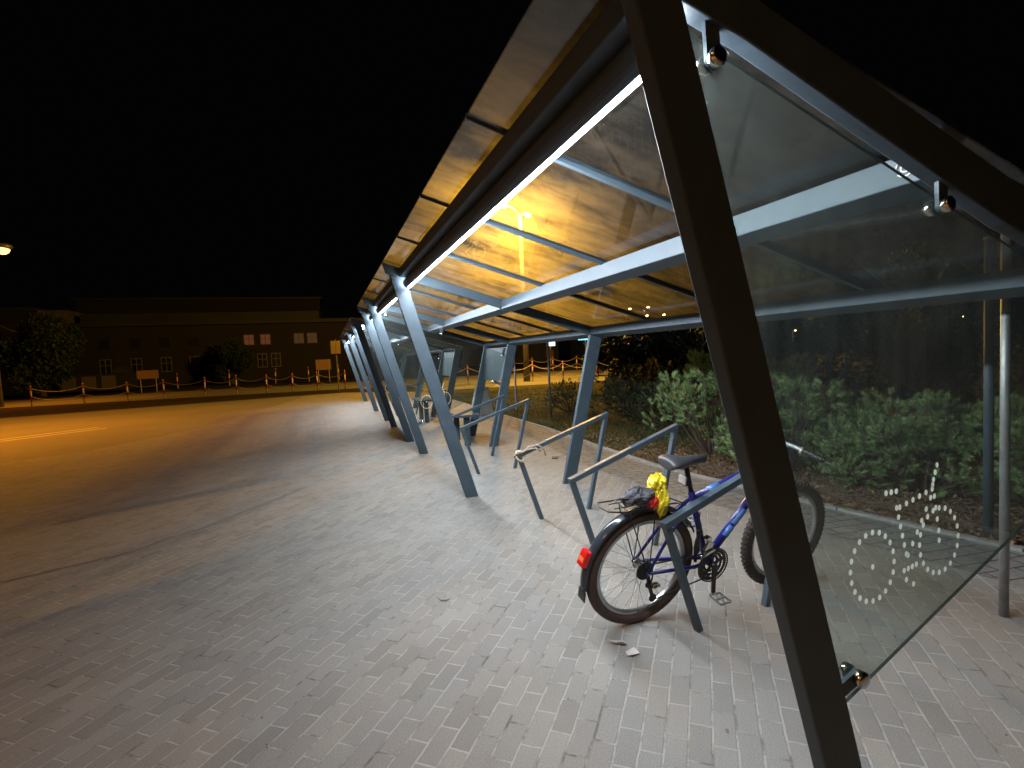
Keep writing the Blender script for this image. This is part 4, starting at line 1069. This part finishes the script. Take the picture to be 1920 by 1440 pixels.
for i, (x, y, hh) in enumerate(((6.9, 4.75, 1.5), (6.95, 4.6, 1.6), (7.05, 4.5, 1.45), (7.0, 4.35, 1.55))):
    tree(x, y, hh, .22, 0, 0, 40 + i, ["leftmost", "second", "third", "rightmost"][i] + " thin bare sapling between the green shrubs, seen through the glass", "bare_sapling", bare=True, grp="bare saplings behind the pine shrubs", rtr=.02)
tree(-20.5, 50, 6.4, 3.2, 1.0, 15000, 50, "dark leafy tree at the left edge beyond the road", ls=.15, rtr=.25)
tree(-8.3, 56, 3.8, 2.2, .5, 9000, 51, "dim rounded tree in front of the long dark building", ls=.13, rtr=.2)

# ---- loose ground cover (stuff)
def inside(px, py, poly):
    c = False; j = len(poly) - 1
    for i in range(len(poly)):
        if (poly[i][1] > py) != (poly[j][1] > py) and px < (poly[j][0] - poly[i][0]) * (py - poly[i][1]) / (poly[j][1] - poly[i][1]) + poly[i][0]: c = not c
        j = i
    return c
def kerb_x(y):
    for i in range(len(kerb) - 1):
        if kerb[i][1] <= y <= kerb[i + 1][1]:
            t = (y - kerb[i][1]) / (kerb[i + 1][1] - kerb[i][1]); return kerb[i][0] + t * (kerb[i + 1][0] - kerb[i][0])
    return 4.5
rnd = random.Random(5)
lf = MB()
for _ in range(15000):
    y = rnd.uniform(0.3, 8.5) if rnd.random() < .8 else rnd.uniform(3, 6)
    dx = abs(rnd.gauss(0, .45)); x = kerb_x(y) + 0.05 + dx
    if y > 6.4 and rnd.random() < .7: continue
    z = .016 + rnd.uniform(0, .05) * min(1, dx * 3); s_ = rnd.uniform(.012, .03)
    a = Vector((rnd.gauss(0, 1), rnd.gauss(0, 1), rnd.gauss(0, .45))).normalized(); b_ = a.cross(Vector((rnd.gauss(0, .4), rnd.gauss(0, .4), 1))).normalized()
    p = Vector((x, y, z)); lf.add([p - a * s_, p - b_ * s_ * .5 + Vector((0, 0, s_ * .25)), p + a * s_, p + b_ * s_ * .5], [(0, 1, 2, 3)])
for _ in range(420):                       # a few crumbs and leaves blown onto the paving
    y = rnd.uniform(0.6, 12) ; x = kerb_x(y) - .04 - abs(rnd.gauss(0, .55)) if rnd.random() < .75 else rnd.uniform(-2.5, 3.8)
    s_ = rnd.uniform(.004, .013) * (1.5 if x > kerb_x(y) - .4 else 1); an = rnd.uniform(0, 6.28)
    a = Vector((math.cos(an), math.sin(an), rnd.uniform(-.1, .3))) * s_; b_ = Vector((-math.sin(an), math.cos(an), rnd.uniform(0, .5))) * s_ * .6
    p = Vector((x, y, .009)); lf.add([p - a, p - b_ + Vector((0, 0, s_ * .2)), p + a, p + b_], [(0, 1, 2, 3)])
tag(lf.build("leaf_litter", 'litter'), "brown dry leaves lying in the planting bed and along the kerb", "leaf litter", kind='stuff')
tw = MB()
for _ in range(700):
    y = rnd.uniform(0.5, 5.2); x = kerb_x(y) + .12 + abs(rnd.gauss(0, .35)); an = rnd.uniform(-1.2, 1.2) + PI / 2; l_ = rnd.uniform(.08, .32)
    d = Vector((math.cos(an), math.sin(an), 0)) * l_; p = Vector((x, y, .03 + rnd.uniform(0, .04)))
    tw.tube([p, p + d * .5 + Vector((0, 0, rnd.uniform(.01, .06))), p + d + Vector((0, 0, rnd.uniform(-.01, .02)))], [.0028, .0022, .001], 4, caps=False)
tag(tw.build("fallen_twigs", 'twig'), "thin dry twigs strewn over the planting bed", "twigs", kind='stuff')
gr = MB()
for _ in range(52000):
    t = rnd.random() ** 1.6; y = 5.2 + t * 16; x = kerb_x(y) + .1 + (rnd.random() ** 1.4) * (2.2 + y * .45)
    if y < 6.2 and rnd.random() < .35: continue
    h_ = rnd.uniform(.02, .055) * (1 + y * .02); w_ = .0022 * (1 + y * .09); an = rnd.uniform(0, 6.28)
    p = Vector((x, y, .012)); s_ = Vector((math.cos(an), math.sin(an), 0)) * w_
    gr.add([p - s_, p + s_, p + Vector((rnd.gauss(0, .02), rnd.gauss(0, .02), h_))], [(0, 1, 2)])
tag(gr.build("grass", 'grass'), "short yellowish grass beyond the kerb behind the shelter", "grass", kind='stuff')

# ================================================================== SMALL LITTER ON THE PAVING
def scrap(x, y, pts, m, label, cat, name, z=0.006):
    mb = MB(); n = len(pts)
    top = [(px, py, pz) for px, py, pz in pts]; bot = [(px, py, pz - .0015) for px, py, pz in pts]
    mb.add(top + bot, [tuple(range(n)), tuple(range(2 * n - 1, n - 1, -1))] + [(i, i + n, (i + 1) % n + n, (i + 1) % n) for i in range(n)])
    o = mb.build(name, m); o.location = (x, y, z); tag(o, label, cat)
def P0(px, py): return 0
scrap(1.325, 2.235, [(-.05, .055, .02), (-.02, .06, .004), (.02, .03, .012), (.035, .0, .002), (.005, .008, .02), (-.02, .03, .005)], 'paper', "torn pale paper scrap on the paving under the rear wheel", "paper", "paper_scrap")
scrap(1.335, 2.165, [(-.02, .02, .002), (.03, .02, .012), (.035, -.02, .003), (.0, -.03, .008), (-.03, -.015, .002)], 'paper', "smaller crumpled paper bit just in front of the torn paper scrap", "paper", "paper_scrap")
scrap(0.606, 3.113, [(-.04, .03, .022), (-.02, -.005, .004), (.01, -.018, .002), (.04, -.008, .012), (.01, -.006, .006), (-.02, .006, .008)], 'black', "curled dark leaf alone on the open paving, left of the bicycle", "leaf", "dry_leaf")
scrap(3.0, 6.70, [(-.06, -.01, .004), (-.02, .03, .03), (.03, .04, .01), (.07, .0, .02), (.02, -.03, .005), (-.03, -.03, .02)], 'litter', "curled brown leaf on the paving beside the second rack row", "leaf", "dry_leaf")
scrap(4.19, 3.22, [(-.02, 0, .012), (0, .012, .024), (.02, 0, .01), (0, -.012, .012)], 'green', "tiny bright green scrap in the leaf litter by the kerb", "litter", "green_scrap", z=.02)

scene.cycles.max_bounces = 8; scene.cycles.transparent_max_bounces = 16
scene.cycles.sample_clamp_indirect = 4.0
scene.cycles.caustics_reflective = False; scene.cycles.caustics_refractive = False
